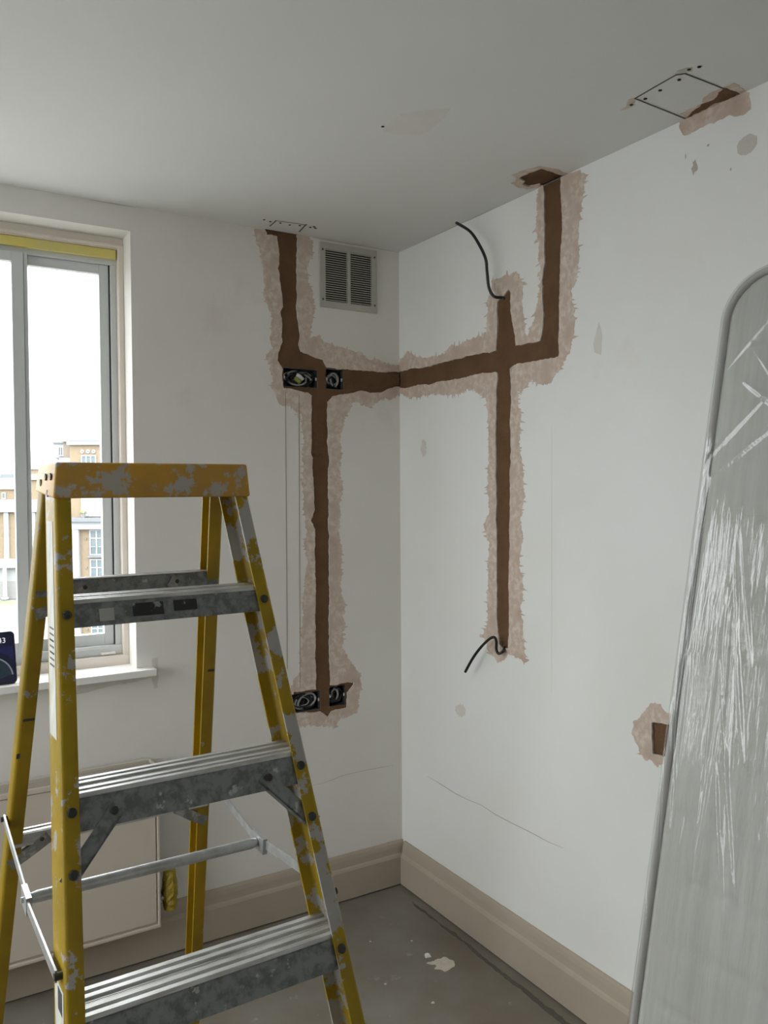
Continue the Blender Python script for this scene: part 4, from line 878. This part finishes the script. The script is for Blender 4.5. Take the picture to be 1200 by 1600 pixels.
for k, (z0, z1) in enumerate(((-4.38, -2.05), (-7.1, -4.7), (-9.8, -7.5), (-12.6, -10.3))):
    cwindow(A, -26.72, -25.44, z0, z1, 0, 2, 3, 0.12); ob(A, 'balcony_base', -26.85, -25.3, -0.35, 0, z0-0.2, z0-0.02, 'grey')
    rl = MB(); rl.box(-26.85, -25.3, -0.35, -0.32, z0+0.78-GZ, z0+0.82-GZ)
    for j in range(9): rl.box(-26.85+0.19*j, -26.835+0.19*j, -0.35, -0.33, z0-GZ, z0+0.8-GZ)
    rl.obj('balcony_rail', O_['grey'], A); ob(A, 'wall_lamp', -27.1, -26.98, -0.15, 0, z1-0.9, z1-0.75, 'grey')
pl_ = tag(empty('balcony_plant', tuple(CP+fh*74.4+rh*-27.05)[:2]+(-0.95,), (0, 0, -YAW)), 'lime green potted plant on the far block terrace', 'plant')
rg = random.Random(2); pm = MB()
for k in range(26):
    a = rg.uniform(0, 6.28); l = rg.uniform(0.25, 0.5); e = rg.uniform(0.1, 0.9); q = Vector((math.cos(a)*l, math.sin(a)*l*0.5, 0.35+l*e)); sd = Vector((-math.sin(a), math.cos(a), 0))*0.06
    pm.add([(0, 0, 0.3), q*0.6+sd+Vector((0, 0, 0.15)), q, q*0.6-sd+Vector((0, 0, 0.15))], [(0, 1, 2, 3)])
pm.obj('leaves', O_['lime'], pl_); MB().tube([(0, 0, 0), (0, 0, 0.35)], [0.13, 0.18], 10).obj('pot', O_['stone'], pl_)
B = block('apartment_block', 120, 'distant brick block of flats with white pilasters seen through the left sash')
L0, L1 = -72, -49.4
ob(B, 'wall', L0, L1, 0, 14, GZ, -0.3, 'brick'); ob(B, 'upper_wall', L0, L1-0.4, 1.0, 14, -0.3, 2.0, 'brick'); ob(B, 'attic', L0, -51.5, 2, 14, 2.0, 3.4, 'white'); ob(B, 'roof', L0, -51.6, 2, 14, 3.4, 4.0, 'grey'); ob(B, 'upper_cornice', L0, L1-0.3, 0.7, 14, 1.75, 2.2, 'white')
ob(B, 'parapet', L0, L1+0.1, -0.3, 1.0, -0.5, 0.25, 'stone'); ob(B, 'cornice', L0, L1+0.1, -0.6, 0, -1.55, -0.5, 'white'); ob(B, 'floor_band', L0, L1+0.1, -0.9, 0, -9.6, -8.35, 'white'); ob(B, 'ground_storey', L0, L1+0.05, -0.1, 0, -11.6, -9.6, 'white'); ob(B, 'plinth', L0, L1+0.05, -0.15, 0, GZ, -11.6, 'stone')
ob(B, 'tower_wall', L1-2.0, L1, 0.0, 10, -0.3, 4.6, 'brick'); ob(B, 'tower_band', L1-2.1, L1+0.1, -0.2, 10, 4.6, 5.1, 'white'); ob(B, 'tower_ledge', L1-2.1, L1+0.1, -0.4, 0, 3.1, 3.9, 'white')
for k in range(5):
    c = -54.75-3.9*k+3.9
    if c > L1-0.5: continue
    ob(B, 'pilaster', c-0.33, c+0.33, -0.3, 0, -8.35, -1.55, 'white')
    cm_ = MB(); cm_.tube([(c, -1.0, 0.0), (c, -1.0, 0.35), (c, -1.0, 0.36), (c, -1.0, 4.6)], [0.52, 0.5, 0.3, 0.26], 12); cm_.obj('column', O_['white'], B, True)
    for z0, z1 in ((-4.0, -1.75), (-6.5, -4.35), (-8.3, -6.95)): cwindow(B, c+1.3, c+2.5, z0, z1, 0, 2, 2, 0.16)
    cwindow(B, c+1.2, c+2.5, -11.3, -9.8, -0.1, 2, 1, 0.16); cwindow(B, c-1.1, c-0.5, 0.3, 1.3, 1.0, 1, 1, 0.14)
cwindow(B, -54.6, -54.1, 2.5, 3.0, 2, 1, 1, 0.1)
def tree(loc, h, r, label, seed):
    g = tag(empty('street_tree', loc), label, 'tree', 'trees behind the flats'); rg = random.Random(seed)
    MB().tube([(0, 0, 0), (0.1, 0, h*0.6), (0, 0.1, h*0.85)], [0.3, 0.2, 0.08], 8).obj('trunk', O_['bark'], g, True)
    mb = MB()
    for k in range(900):
        a, b_ = rg.uniform(0, 6.28), rg.uniform(-1, 1); q = rg.random()**0.4*r; c = Vector((math.cos(a)*math.sqrt(1-b_*b_)*q, math.sin(a)*math.sqrt(1-b_*b_)*q, h*0.82+b_*q*0.9))
        u_ = Vector((rg.uniform(-1, 1), rg.uniform(-1, 1), rg.uniform(-1, 1))).normalized()*0.32; w_ = u_.orthogonal().normalized()*0.22
        mb.add([c+u_, c+w_, c-u_, c-w_], [(0, 1, 2, 3)])
    mb.obj('crown', O_['leaf'], g)
p = CP+fh*150+rh*-63.5; tree((p.x, p.y, GZ), 21.5, 2.6, 'leafy tree rising behind the far block beside the window mullion', 3)
